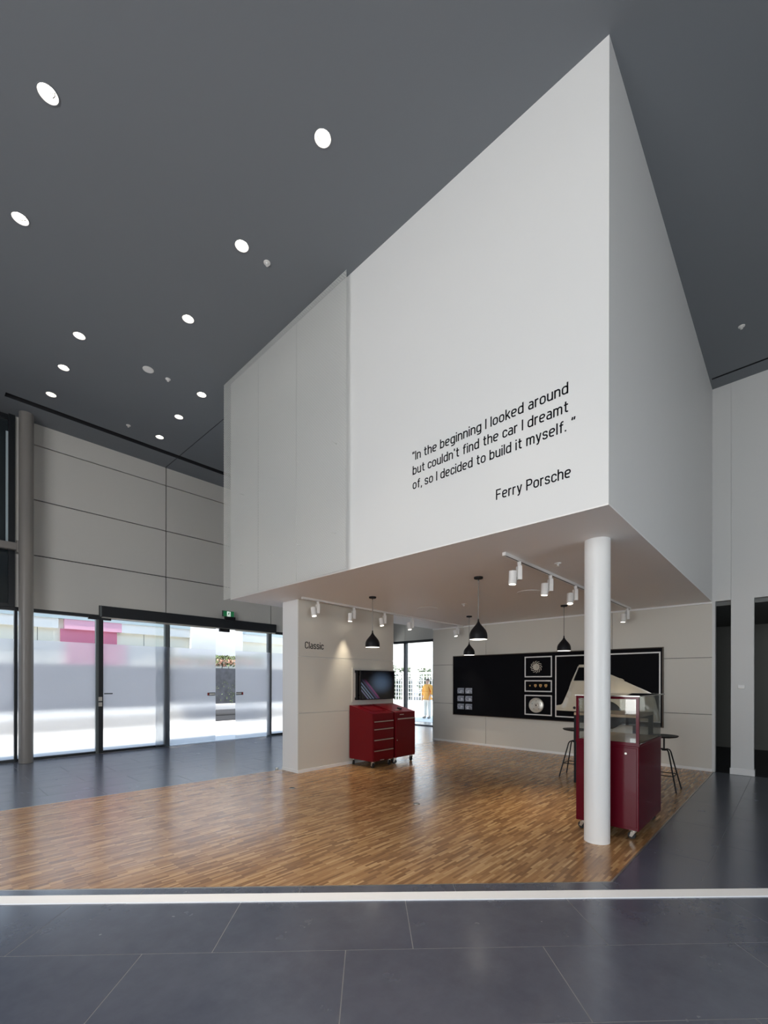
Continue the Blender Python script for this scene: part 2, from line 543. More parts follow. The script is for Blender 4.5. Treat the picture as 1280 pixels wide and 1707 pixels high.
# narrow engineering-style letterforms drawn as monoline strokes; cap height 1, x-height 0.74
SW = 0.118
YB, YX, YC = SW / 2, 0.74 - SW / 2, 1 - SW / 2
_o = ([(0, YB), (.40, YB), (.40, YX), (0, YX)], True, .185)
_arch = ([(0, .30), (0, YX), (.38, YX), (.38, 0)], False, .175)
GL = {
 'o': (.40, [_o]), 'n': (.38, [([(0, 0), (0, .74)], False, 0), _arch]), 'h': (.38, [([(0, 0), (0, 1)], False, 0), _arch]),
 'm': (.64, [([(0, 0), (0, .74)], False, 0), ([(0, .3), (0, YX), (.32, YX), (.32, 0)], False, .15), ([(.32, .3), (.32, YX), (.64, YX), (.64, 0)], False, .15)]),
 'u': (.38, [([(0, .74), (0, YB), (.38, YB), (.38, .44)], False, .175), ([(.38, 0), (.38, .74)], False, 0)]),
 'r': (.24, [([(0, 0), (0, .74)], False, 0), ([(0, .38), (0, YX), (.25, YX)], False, .15)]),
 't': (.30, [([(.11, .96), (.11, YB), (.31, YB)], False, .13), ([(-.02, YX), (.30, YX)], False, 0)]),
 'i': (0, [([(0, 0), (0, .74)], False, 0), ([(0, .87), (0, 1)], False, 0)]), 'l': (0, [([(0, 0), (0, 1)], False, 0)]), 'I': (0, [([(0, 0), (0, 1)], False, 0)]),
 'e': (.40, [([(0, .375), (.40, .375), (.40, YX), (0, YX), (0, YB), (.36, YB)], False, .17)]),
 'c': (.37, [([(.37, .51), (.37, YX), (0, YX), (0, YB), (.37, YB), (.37, .23)], False, .17)]),
 'a': (.36, [([(.03, YX), (.36, YX), (.36, 0)], False, .16), ([(.36, .41), (0, .41), (0, YB), (.36, YB)], False, .15)]),
 'b': (.40, [([(0, 0), (0, 1)], False, 0), _o]), 'd': (.40, [([(.40, 0), (.40, 1)], False, 0), _o]),
 'g': (.40, [_o, ([(.40, .74), (.40, -.19), (.03, -.19)], False, .16)]),
 'k': (.37, [([(0, 0), (0, 1)], False, 0), ([(.36, .74), (.02, .30)], False, 0), ([(.13, .43), (.38, 0)], False, 0)]),
 'f': (.29, [([(.11, 0), (.11, YC), (.31, YC)], False, .13), ([(-.02, YX), (.29, YX)], False, 0)]),
 's': (.34, [([(.33, .53), (.33, YX), (0, YX), (0, .40), (.34, .34), (.34, YB), (0, YB), (0, .21)], False, .12)]),
 'y': (.38, [([(0, .74), (.195, .02)], False, 0), ([(.39, .74), (.17, -.15), (.02, -.20)], False, .06)]),
 ',': (.04, [([(.05, .10), (0, -.15)], False, 0)]), '.': (.02, [([(.01, 0), (.01, .13)], False, 0)]), "'": (.02, [([(.01, 1), (.01, .76)], False, 0)]),
 '"': (.17, [([(.01, 1), (.01, .76)], False, 0), ([(.17, 1), (.17, .76)], False, 0)]), '\u201d': (.22, [([(.08, 1), (.02, .76)], False, 0), ([(.25, 1), (.19, .76)], False, 0)]),
 'F': (.42, [([(0, 0), (0, 1)], False, 0), ([(0, YC), (.44, YC)], False, 0), ([(0, .50), (.39, .50)], False, 0)]),
 'P': (.45, [([(0, 0), (0, 1)], False, 0), ([(0, YC), (.45, YC), (.45, .44), (0, .44)], False, .20)]),
 'C': (.45, [([(.45, .71), (.45, YC), (0, YC), (0, YB), (.45, YB), (.45, .29)], False, .20)]),
}
def stroke_points(pts, closed, r):
    P = [Vector(p) for p in pts]
    out = []
    n = len(P)
    for i, p in enumerate(P):
        if r and (closed or 0 < i < n - 1):
            a, c = P[i - 1], P[(i + 1) % n]
            da, dc = (a - p), (c - p)
            k = min(r, da.length * 0.5 if (closed or i > 1) else da.length * 0.95, dc.length * 0.5 if (closed or i < n - 2) else dc.length * 0.95)
            p0, p1 = p + da.normalized() * k, p + dc.normalized() * k
            for j in range(8):
                t = j / 7
                # quarter superellipse between the two tangent points
                u, v = math.sin(t * PI / 2), 1 - math.cos(t * PI / 2)
                out.append(p0 + (p - p0) * u + (p1 - p) * v)
        else:
            out.append(p)
    q = [out[0]]
    for p in out[1:]:
        if (p - q[-1]).length > 1e-4: q.append(p)
    if closed and (q[0] - q[-1]).length < 1e-4: q.pop()
    return q

def text_mesh(name, body, parent, mat_, place, width, depth=0.003, asc=None):
    """lettering as real raised geometry: place(u, v, d) -> world point; u runs 0..width, v up from the baseline"""
    pen, items = 0.0, []
    for ch in body:
        if ch == ' ':
            pen += .31
            continue
        wd, strokes = GL[ch]
        items.append((pen, strokes))
        pen += wd + SW + (.065 if ch in 'tfrck,.' else .105)
    total = pen - .105
    sx = width / total
    b = MB()
    for x, strokes in items:
        for pts, closed, r in strokes:
            q = stroke_points(pts, closed, r)
            n = len(q)
            L, Rr = [], []
            for i, p in enumerate(q):
                d0 = (p - q[i - 1]) if (closed or i) else None
                d1 = (q[(i + 1) % n] - p) if (closed or i < n - 1) else None
                d0 = (d0 or d1).normalized(); d1 = (d1 or d0).normalized()
                na, nb = Vector((-d0.y, d0.x)), Vector((-d1.y, d1.x))
                nn = (na + nb).normalized()
                nn = nn * (SW / 2 / max(0.5, nn.dot(na)))
                L.append(p + nn); Rr.append(p - nn)
            vs = []
            for dd in (0.0005, depth):
                for p in L + Rr:
                    vs.append(place((x + SW / 2 + p.x) * sx, p.y * asc, dd))
            m_ = 2 * n
            fs = []
            for i in range(n if closed else n - 1):
                j = (i + 1) % n
                fs += [(m_ + i, m_ + j, m_ + n + j, m_ + n + i), (i, n + i, n + j, j), (i, j, m_ + j, m_ + i), (n + i, m_ + n + i, m_ + n + j, n + j)]
            if not closed:
                fs += [(0, m_, m_ + n, n), (n - 1, 2 * n - 1, m_ + 2 * n - 1, m_ + n - 1)]
            b.add(vs, fs)
    return b.build(name, mat_, parent)

# ------------------------------------------------------------------ key dimensions (metres)
XF, YR, YL, XB = 3.8735, 1.1221, 7.3649, 9.8692      # block front, right, left, back wall
HS, HC = 3.068, 6.8986                               # soffit and ceiling height
XP, YP, YP2, XPE = 4.647, 6.408, 6.89, 7.15          # partition under the block
YF = 11.424                                          # entrance facade
XE = 12.75                                           # east facade
X0, Y0 = -7.0, -7.0                                  # window walls behind the camera
HEAD = 3.05

# ------------------------------------------------------------------ floor
b = MB()
b.box(X0, Y0, -0.25, 14.0, YF + 0.1, -0.0055, 1)
ny = 0
for i in range(int((14.0 - X0) / 1.2) + 1):
    for j in range(int((YF - Y0) / 0.6) + 1):
        y0 = Y0 + 0.37 + j * 0.6 - 0.6
        x0 = X0 - 0.08 + i * 1.2 + (j % 2) * 0.6 - 0.6
        x1, y1 = x0 + 1.2, y0 + 0.6
        x0c, x1c, y0c, y1c = max(x0, X0), min(x1, 14.0), max(y0, Y0), min(y1, YF + 0.1)
        if x1c - x0c < 0.02 or y1c - y0c < 0.02: continue
        if 4.5 < x0c and x1c < XB and y0c > 1.3 and y1c < 6.8: continue
        if x1c + y1c < 3.5 * math.sqrt(2): continue
        b.box(x0c + 0.0025, y0c + 0.0025, -0.02, x1c - 0.0025, y1c - 0.0025, -0.004)
fl = struct(b.build('floor', [M['tile'], M['grout']], origin=(0, 0, -0.25)), 'dark blue-grey slate tile floor of the aisles around the parquet', 'floor')

# foreground tiles, laid at 45 degrees, with the third-bond joints of the photo
R2 = math.sqrt(2)
def st(s, t, z): return ((t + s) / R2, (t - s) / R2, z)
b = MB()
TE = 3.525
rows = []
t1 = 3.285
b.prism([(-8, -4), (8, -4), (8, TE), (-8, TE)], st, -0.010, -0.0012, 1)
k = 0
tt = t1
rows.append((t1, TE, -0.537))
off = -0.94
while tt > -3.5:
    rows.append((tt - 0.605, tt, off))
    tt -= 0.605
    off -= 0.41
for ta, tb, o_ in rows:
    base = o_ % 1.21 - 1.21 * 7
    for i in range(14):
        sa = max(base + i * 1.21, -8); sb = min(base + (i + 1) * 1.21, 8)
        if sb - sa < 0.02: continue
        g = 0.0028
        b.prism([(sa + g, ta + g), (sb - g, ta + g), (sb - g, tb - g), (sa + g, tb - g)], st, -0.008, 0.0)
struct(b.build('floor_foreground', [M['tile'], M['grout']], origin=(0, 0, 0)), 'large slate tiles in the foreground, in front of the white strip', 'floor')

b = MB()
b.prism([(-8, 3.292 + 0.053), (8, 3.292 - 0.094), (8, 3.292 + 0.026), (-8, 3.292 + 0.173)], lambda s, t, z: st(s, t + 0.0, z), -0.002, 0.008)
struct(b.build('trim_1', M['strip_white'], origin=(0, 0, 0)), 'white strip running across the slate floor in the foreground', 'floor strip')

# parquet
PQ = [(TE * R2 - 1.105, 1.105), (XB, 1.105), (XB, 7.2), (8.6, 7.08), (4.64, 6.905), (0.75, 7.256), (TE * R2 - 7.5, 7.5)]
PQ = [(TE * R2 - 1.105, 1.105), (XB, 1.105), (XB, 7.22), (4.64, 6.91), (-2.3, 7.52), (TE * R2 - 7.52, 7.52)]
b = MB()
b.prism(PQ, lambda x, y, z: (x, y, z), -0.0035, 0.0)
pq = struct(b.build('floor_parquet', M['parquet'], origin=(0, 0, -0.0035)), 'brown strip parquet floor under and in front of the white block', 'floor')
b = MB()
def edge_strip(p, q, wd, z=0.001):
    p, q = Vector((*p, 0)), Vector((*q, 0))
    d = (q - p).normalized(); nn = Vector((-d.y, d.x, 0)) * wd / 2
    b.prism([(p - nn)[:2], (q - nn)[:2], (q + nn)[:2], (p + nn)[:2]], lambda x, y, zz: (x, y, zz), -0.0035, z)
edge_strip((TE * R2 - 1.1, 1.1), (XB, 1.1), 0.014)
edge_strip((TE * R2 - 1.1, 1.1), (TE * R2 - 7.5, 7.5), 0.012)
edge_strip((XB, 7.225), (4.64, 6.915), 0.010)
edge_strip((4.64, 6.915), (-2.3, 7.525), 0.010)
struct(b.build('trim_2', M['metal_trim'], origin=(0, 0, 0)), 'thin metal edging strip around the parquet floor', 'floor edging')

# ------------------------------------------------------------------ ceiling with recesses for downlights and slots
DOWN = [(0.83, 4.92), (2.72, 3.37), (0.84, 6.48), (2.727, 4.92), (2.745, 6.485), (1.744, 8.02), (1.743, 9.03), (1.75, 10.046),
        (3.643, 8.02), (3.64, 9.028), (3.66, 10.08)]
SEEN = len(DOWN)
DOWN += [(0.84, 3.37), (2.72, 1.82), (0.84, 1.82), (2.72, 0.27), (0.84, 0.27), (-1.05, 3.37), (-1.05, 1.82), (4.60, -1.3)]  # unseen extra downlights, added to brighten the foreground floor
RD = 0.082
DREC = 0.13
b = MB(); b.box(X0 - 0.3, Y0 - 0.3, HC, 14.2, YF + 0.3, HC + 0.3)
ceil = b.build('ceiling', [M['ceiling'], M['slot_dark']], origin=(0, 0, HC))
b = MB()
for x, y in DOWN:
    b.cyl((x, y, HC - 0.1), (x, y, HC + DREC), RD, n=40)
b.box(1.17, 10.575, HC - 0.1, 12.6, 10.735, HC + 0.12, 1)
b.box(9.50, Y0 + 0.5, HC - 0.1, 9.545, YR - 0.03, HC + 0.12, 1)
b.box(4.278, YL + 0.1, HC - 0.1, 4.290, 10.57, HC + 0.02, 1)
b.box(4.278, 10.74, HC - 0.1, 4.290, YF + 0.05, HC + 0.021, 1)
cut = b.build('cutter', [M['ceiling'], M['slot_dark']], origin=(0, 0, HC))
mo = ceil.modifiers.new('bool', 'BOOLEAN'); mo.object = cut; mo.operation = 'DIFFERENCE'; mo.solver = 'EXACT'
dg = bpy.context.evaluated_depsgraph_get()
nm = bpy.data.meshes.new_from_object(ceil.evaluated_get(dg))
ceil.modifiers.clear()
ceil.data = nm
bpy.data.objects.remove(cut)
struct(ceil, 'high charcoal grey ceiling with a dark linear slot', 'ceiling')

# ------------------------------------------------------------------ the white block, soffit, walls under it
b = MB(); b.box(XF, YR, HS + 0.012, XB, YL, HC)
struct(b.build('wall_block', M['white_wall'], origin=(XF, YR, HS)), 'tall white block wall hanging from the ceiling above the parquet', 'wall')
b = MB(); b.box(XF, YR, HS, XB, YL, HS + 0.012)
struct(b.build('ceiling_soffit', M['soffit'], origin=(XF, YR, HS)), 'pale low ceiling under the white block', 'ceiling')

def panel_wall(name, fn, us, vs_, gap, th, mats, label, back=0.05, origin=(0, 0, 0)):
    """flat panels separated by open joints on a dark backing; fn(u, v, depth) with depth 0 at the face, growing into the wall"""
    b = MB()
    b.prism([(us[0], vs_[0]), (us[-1], vs_[0]), (us[-1], vs_[-1]), (us[0], vs_[-1])], fn, th, th + back, 1)
    for i in range(len(us) - 1):
        for j in range(len(vs_) - 1):
            u0 = us[i] + (gap / 2 if i else 0); u1 = us[i + 1] - (gap / 2 if i < len(us) - 2 else 0)
            v0 = vs_[j] + (gap / 2 if j else 0); v1 = vs_[j + 1] - (gap / 2 if j < len(vs_) - 2 else 0)
            b.prism([(u0, v0), (u1, v0), (u1, v1), (u0, v1)], fn, 0, th)
    return struct(b.build(name, mats, origin=origin), label, 'wall')

# back wall with the black board
panel_wall('wall_back', lambda u, v, d: (XB + d, u, v), [YR, 2.79, 5.72, YL], [0.0, 1.03, 2.065, HS], 0.009, 0.02,
           [M['back_panel'], M['slot_dark']], 'pale grey panelled back wall behind the black board', 0.08, (XB, YR, 0))
b = MB(); b.box(XB + 0.1, YR - 0.0, 0, XB + 0.12, YL, HC)
struct(b.build('wall_core', M['white_wall'], origin=(XB, YR, 0)), 'core wall behind the panelled back wall', 'wall')
b = MB(); b.box(XB - 0.012, YR, 0, XB, YL, 0.05)
struct(b.build('baseboard_back', M['white_wall']), 'low white baseboard along the panelled back wall', 'baseboard')
b = MB(); b.box(XB - 0.03, YR, HS - 0.03, XB, YL, HS)
struct(b.build('trim_3', M['column_white']), 'slim white trim where the back wall meets the low ceiling', 'trim')
# partition with the lettering
b = MB()
b.box(XP, YP + 0.022, 0, XPE, YP2, HS)
us = [XP, XPE]; vv = [0.0, 1.053, 2.062, HS]
for j in range(3):
    z0 = vv[j] + (0.004 if j else 0); z1 = vv[j + 1] - (0.004 if j < 2 else 0)
    b.box(XP + 0.001, YP, z0, XPE, YP + 0.0225, z1, 1)
struct(b.build('wall_partition', [M['white_wall'], M['back_panel']], origin=(XP, YP, 0)), 'short pale partition wall behind the red tool cabinets', 'wall')
b = MB()
b.box(XP - 0.010, YP - 0.010, 0, XPE + 0.01, YP, 0.055); b.box(XP - 0.010, YP, 0, XP, YP2, 0.055)
struct(b.build('baseboard_partition', M['white_wall']), 'low pale baseboard round the foot of the partition wall', 'baseboard')
# side return of the core toward the far window
b = MB(); b.box(XB + 0.12, YL - 0.12, 0, XE, YL, HC)
struct(b.build('wall_return', M['back_panel']), 'pale return wall beside the rear window', 'wall')

# right-hand white wall with two openings
b = MB()
TW = 0.13
b.box(XB, YR - 0.27 + 0.003, 3.07, XB + TW, YR, HC)                       # over first opening
b.box(XB, 0.54, 0, XB + TW, 0.853, HC)                                     # pier
b.box(XB, -1.2, 3.07, XB + TW, 0.54, HC)                                   # over second opening
b.box(XB, Y0, 0, XB + TW, -1.2, HC)
struct(b.build('wall_right', M['right_wall'], origin=(XB, 0, 0)), 'tall white wall to the right of the block, pierced by dark openings', 'wall')
b = MB(); b.box(XB - 0.012, 0.528, 0, XB, 0.865, 0.11); b.box(XB, 0.528, 0, XB + TW + 0.012, 0.54, 0.11)
struct(b.build('baseboard_right', M['white_wall']), 'white baseboard round the foot of the narrow white pier', 'baseboard')
b = MB(); b.box(XB - 0.004, YR - 0.045, 0, XB + TW, YR, 3.07)  # reveal of the white wall, built as its own box
struct(b.build('trim_4', M['right_wall']), 'reveal of the white wall where the panelled wall meets the first dark opening', 'trim')
# dark corridor behind the openings
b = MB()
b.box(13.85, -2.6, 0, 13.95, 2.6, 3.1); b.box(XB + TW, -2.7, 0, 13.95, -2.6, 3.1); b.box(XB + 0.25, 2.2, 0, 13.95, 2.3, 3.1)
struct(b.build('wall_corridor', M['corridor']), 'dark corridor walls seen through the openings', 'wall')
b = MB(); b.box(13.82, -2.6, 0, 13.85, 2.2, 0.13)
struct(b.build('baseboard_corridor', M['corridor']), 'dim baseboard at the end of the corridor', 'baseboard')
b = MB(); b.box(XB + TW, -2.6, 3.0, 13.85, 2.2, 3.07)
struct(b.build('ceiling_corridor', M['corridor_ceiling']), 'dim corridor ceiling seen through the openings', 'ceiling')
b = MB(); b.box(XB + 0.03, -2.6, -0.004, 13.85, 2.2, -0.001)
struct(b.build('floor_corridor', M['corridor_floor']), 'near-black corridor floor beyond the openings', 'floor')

# far (entrance) wall: panels above the glazing
panel_wall('wall_far', lambda u, v, d: (u, YF + d, v), [1.60, 4.302, 7.292, 10.28, XE], [HEAD + 0.05, 4.195, 5.335, 6.46, HC], 0.022, 0.05,
           [M['grey_panel'], M['slot_dark']], 'grey panelled wall above the entrance glazing', 0.12, (1.6, YF, HEAD))
# east wall
panel_wall('wall_east', lambda u, v, d: (XE + d, u, v), [YL, 10.84, YF], [HEAD + 0.09, 4.195, HC], 0.016, 0.03,
           [M['grey_panel'], M['slot_dark']], 'grey wall above the rear window, beside the partition', 0.12, (XE, YL, HEAD))
# window walls behind the camera: solid bands round openings shaped to steer the daylight
b = MB()
b.box(X0 - 0.2, Y0, 0, X0, YF, 0.5); b.box(X0 - 0.2, Y0, 4.9, X0, YF, HC)
b.box(X0 - 0.2, 4.6, 0.5, X0, YF, 6.5)
b.box(X0 - 0.2, Y0, 0.5, X0, -3.6, 6.5)
for y in (-1.0, 1.8): b.box(X0 - 0.2, y, 0.5, X0, y + 0.2, 6.5)
struct(b.build('wall_left', M['grey_panel']), 'unseen window wall on the left, its openings shaped to steer the daylight', 'wall')
b = MB()
b.box(X0, Y0 - 0.2, 0, XB + TW, Y0, 0.5); b.box(X0, Y0 - 0.2, 2.6, XB + TW, Y0, HC)
b.box(X0, Y0 - 0.2, 0.5, -0.6, Y0, 6.3); b.box(4.2, Y0 - 0.2, 0.5, XB, Y0, 6.3)
for x in (0.2, 3.8): b.box(x, Y0 - 0.2, 0.5, x + 0.2, Y0, 6.3)
struct(b.build('wall_rear', M['grey_panel']), 'unseen rear window wall, its openings shaped to limit the daylight', 'wall')

# ------------------------------------------------------------------ perforated mesh screen round the block's left corner
XS = XF - 0.09
ms = thing('mesh_screen', 'grey perforated metal screen over the left part of the white block', 'screen', (XS, 5.7, HS))
cuts = [4.205, 5.277, 6.30, YL + 0.08]
for i in range(3):
    b = MB(); b.box(XS, cuts[i] + 0.001, HS - 0.004, XS + 0.003, cuts[i + 1] - 0.001, HC - 0.02)
    b.build('perforated_panel', M['perforated'], ms)
b = MB()
for y in cuts[1:3]: b.box(XS - 0.001, y - 0.0012, HS - 0.004, XS + 0.0035, y + 0.0012, HC - 0.02)
b.build('panel_seam', M['seam_grey'], ms)
for y in (4.5, 5.28, 6.0, 6.9):
    for z in (3.6, 4.8, 6.0):
        b = MB(); b.cyl((XS + 0.002, y, z), (XF - 0.0005, y, z), 0.006, n=8); b.build('standoff', M['white_metal'], ms)

# ------------------------------------------------------------------ columns
b = MB(); b.cyl((4.785, 1.492, 0), (4.785, 1.492, HS), 0.1215, n=64)
tag(b.build('round_column', M['column_white'], smooth=True), 'white round column standing in front of the red display case', 'column')
b = MB(); b.cyl((1.545, 11.14, 0), (1.545, 11.14, HC), 0.118, n=48)
tag(b.build('round_column', M['taupe'], smooth=True), 'tall taupe steel column against the entrance glazing', 'column')
b = MB(); b.box(X0 + 0.02, 11.18, 4.19, 1.44, 11.30, 4.33)
cb = tag(b.build('cross_beam', M['taupe'], bevel=0.01), 'taupe horizontal beam running into the tall taupe column', 'beam')
b = MB(); b.box(1.40, 11.15, 4.14, 1.452, 11.32, 4.37)
b.build('end_plate', M['taupe'], cb)

# ------------------------------------------------------------------ entrance glazing
YG = YF + 0.05
def glazing(name, x0, x1, label, film=True, z1=HEAD, y=YG, cat='window', sill=True):
    t = thing(name, label, cat, (x0, y, 0), kind='structure')
    b = MB(); b.box(x0, y, 0.04, x1, y + 0.012, z1)
    b.build('pane', M['glass'], t)
    if film:
        b = MB(); b.add([(x0, y - 0.002, 0.04), (x1, y - 0.002, 0.04), (x1, y - 0.002, 2.46), (x0, y - 0.002, 2.46)], [(0, 1, 2, 3)])
        b.build('frosted_film', M['frost'], t)
    if sill:
        b = MB(); b.box(x0, y - 0.04, 0, x1, y + 0.06, 0.045); b.box(x0, y - 0.04, z1 - 0.02, x1, y + 0.06, z1 + 0.055)
        b.build('window_frame', M['black_frame'], t)
    return t
glazing('window_1', X0 + 0.1, 1.45, 'frosted entrance window left of the tall taupe column')
w2 = glazing('window_2', 1.45, 2.86, 'frosted entrance window between the taupe column and the sliding door')
w3 = glazing('window_3', 2.95, 4.38, 'frosted fixed pane left of the sliding door')
w4 = glazing('window_4', 7.29, XE, 'frosted fixed pane to the right of the sliding door, by the partition')
b = MB(); b.box(1.40, YG - 0.06, 0, 1.45, YG + 0.06, HEAD)
struct(b.build('window_5', M['black_frame']), 'black mullion beside the taupe column', 'window frame')
b = MB(); b.box(2.862, YG - 0.07, 0, 2.945, YG + 0.07, HEAD + 0.26)
mul = struct(b.build('window_6', M['black_frame']), 'black door post with a lock at the left end of the sliding door', 'window frame')
b = MB(); b.box(2.85, YG - 0.09, 1.05, 2.92, YG - 0.07, 1.14); b.box(2.85, YG - 0.09, 1.17, 2.92, YG - 0.07, 1.26)
b.build('lock', M['chrome'], mul)
b = MB(); b.box(2.81, YG - 0.055, 0, 2.862, YG + 0.05, HEAD)
b.build('post_edge', M['grey_frame'], mul)
b = MB(); b.box(2.66, YG - 0.08, HEAD - 0.06, 3.10, YG - 0.01, HEAD)
b.build('bracket', M['black_frame'], mul)
for nm_, x, lb in (('window_7', 4.285, 'grey door post where the left door leaf slides'), ('window_8', 7.205, 'grey door post at the right end of the sliding door')):
    b = MB(); b.box(x, YG - 0.05, 0, x + 0.115, YG + 0.05, HEAD)
    struct(b.build(nm_, M['grey_frame']), lb, 'window frame')
# sliding leaves, half open
YD = YG - 0.09
for nm_, x0, x1, xh, lb in (('door_1', 4.05, 5.565, 5.34, 'left sliding glass door leaf, frosted, standing half open'),
                            ('door_2', 6.135, 7.25, 6.155, 'right sliding glass door leaf, frosted, standing half open')):
    d = thing(nm_, lb, 'door', (x0, YD, 0), kind='structure')
    b = MB(); b.box(x0, YD, 0.015, x1, YD + 0.012, HEAD - 0.005); b.build('door_pane', M['glass'], d)
    b = MB(); b.add([(x0, YD - 0.002, 0.03), (x1, YD - 0.002, 0.03), (x1, YD - 0.002, 2.46), (x0, YD - 0.002, 2.46)], [(0, 1, 2, 3)]); b.build('frosted_film', M['frost'], d)
    b = MB(); b.box(x0, YD - 0.012, HEAD - 0.035, x1, YD + 0.02, HEAD - 0.004); b.build('top_rail', M['chrome'], d)
    b = MB(); b.box(xh, YD - 0.007, 1.232, xh + 0.215, YD - 0.0035, 1.312)
    h = b.build('push_sticker', M['black_matte'], d)
    b = MB()
    e0 = xh + (0.05 if nm_ == 'door_1' else 0.005)
    b.box(e0, YD - 0.009, 1.250, e0 + 0.155, YD - 0.0068, 1.296); b.build('white_label', M['card'], h)
    b = MB()
    e1 = xh if nm_ == 'door_1' else xh + 0.175
    b.box(e1, YD - 0.009, 1.236, e1 + 0.04, YD - 0.0068, 1.308); b.build('red_label', M['crest_red'], h)
b = MB(); b.box(2.98, YG - 0.008, 1.315, 3.15, YG - 0.003, 1.345)
b.build('door_label', M['grey_frame'], w3)
# header box over the sliding door
hd = thing('door_operator', 'long black header box over the sliding entrance door', 'door operator', (2.87, YF - 0.1, HEAD))
b = MB(); b.box(2.885, YF - 0.13, HEAD - 0.0, 7.40, YF - 0.0005, 3.295); b.build('cover', M['black_frame'], hd, bevel=0.006)
b = MB(); b.box(2.872, YF - 0.135, HEAD - 0.0, 2.885, YF - 0.0005, 3.298); b.build('end_cap', M['grey_frame'], hd)
b = MB(); b.box(2.90, YF - 0.10, HEAD - 0.018, 7.38, YF - 0.015, HEAD); b.build('track_rail', M['chrome'], hd)
b = MB(); b.box(5.63, YF - 0.16, 2.935, 5.91, YF - 0.075, 3.02); 
sn = b.build('motion_sensor', M['black_matte'], bevel=0.008); tag(sn, 'small black motion sensor under the middle of the black header box', 'sensor')
sn.location.z += 0.012
# exit sign on a black base on the header
ex = thing('exit_sign', 'green running-man exit sign on top of the black header box', 'exit sign', (5.86, YF - 0.12, 3.30))
b = MB(); b.box(5.69, YF - 0.175, 3.362, 6.02, YF - 0.145, 3.515); b.build('sign_box', M['grey_frame'], ex)
b = MB(); b.box(5.715, YF - 0.180, 3.367, 6.015, YF - 0.1745, 3.510); b.build('sign_face', M['exit_green'], ex)
b = MB(); b.box(5.76, YF - 0.205, 3.26, 6.05, YF - 0.1305, 3.362); b.build('sign_base', M['black_matte'], ex, bevel=0.006)
b = MB()
fx = lambda u, v, d: (5.865 + u, YF - 0.180 - d, 3.438 + v)
b.prism([(-0.05, -0.068), (0.05, -0.068), (0.05, 0.062), (-0.05, 0.062)], fx, 0.0, 0.001)
dw = b.build('doorway_symbol', M['exit_white'], ex)
b = MB()
def rc(u, v, r): return [(u + r * math.cos(2 * PI * i / 12), v + r * math.sin(2 * PI * i / 12)) for i in range(12)]
def seg(p, q, wd):
    d = Vector((q[0] - p[0], q[1] - p[1])).normalized(); nn = (-d.y * wd / 2, d.x * wd / 2)
    return [(p[0] - nn[0], p[1] - nn[1]), (q[0] - nn[0], q[1] - nn[1]), (q[0] + nn[0], q[1] + nn[1]), (p[0] + nn[0], p[1] + nn[1])]
b.prism(rc(0.014, 0.042, 0.012), fx, 0.001, 0.002)
for p, q, wd in (((0.008, 0.028), (-0.006, -0.012), 0.022), ((-0.006, -0.012), (0.018, -0.034), 0.013), ((0.018, -0.034), (0.010, -0.060), 0.011),
                 ((-0.006, -0.014), (-0.022, -0.036), 0.013), ((-0.022, -0.036), (-0.042, -0.036), 0.011), ((0.008, 0.022), (-0.018, 0.016), 0.010),
                 ((-0.018, 0.016), (-0.026, -0.004), 0.009), ((0.008, 0.020), (0.028, 0.004), 0.010), ((0.028, 0.004), (0.038, 0.016), 0.009)):
    b.prism(seg(p, q, wd), fx, 0.001, 0.002)
b.build('running_figure', M['exit_green'], ex)

# dark glazing high on the left
dw = thing('window_9', 'dark high window at the left edge, behind the taupe beam', 'window', (0.0, YF, HEAD), kind='structure')
b = MB(); b.box(X0 + 0.02, YF + 0.02, HEAD + 0.05, 1.36, YF + 0.04, HC); b.build('pane', M['dark_glass'], dw)
b = MB()
b.box(1.30, YF - 0.06, HEAD + 0.05, 1.40, YF + 0.05, HC); b.box(X0 + 0.02, YF - 0.05, HC - 0.10, 1.40, YF + 0.05, HC - 0.02)
b.box(X0 + 0.02, YF - 0.05, HEAD + 0.04, 1.40, YF + 0.05, HEAD + 0.10)
b.build('window_frame', M['black_frame'], dw)
b = MB(); b.box(1.262, YF - 0.04, 4.35, 1.298, YF - 0.01, 6.55); b.build('blind_rail', M['ext_roof'], dw)
b = MB(); b.box(1.40, YF - 0.03, HEAD + 0.05, 1.62, YF + 0.1, HC)
struct(b.build('trim_5', M['grey_panel']), 'grey wall edge behind the tall taupe column', 'trim')

# rear (east) window seen past the partition
w10 = thing('window_10', 'tall clear window in the gap between the partition and the back wall', 'window', (XE, 9.4, 0), kind='structure')
b = MB(); b.box(XE + 0.05, YL, 0.03, XE + 0.062, YF, HEAD + 0.05); b.build('pane', M['glass'], w10)
b = MB()
b.box(XE, YL, HEAD, XE + 0.12, YF, HEAD + 0.09); b.box(XE, YL, 0, XE + 0.12, YF, 0.03)
b.build('window_frame', M['black_frame'], w10)
b = MB(); b.box(XE - 0.03, 10.79, 0.03, XE + 0.12, 10.88, HEAD); b.build('mullion', M['black_frame'], w10)
b = MB(); b.box(XE + 0.02, 9.40, 0.03, XE + 0.12, 9.55, HEAD); b.build('post', M['grey_frame'], w10)

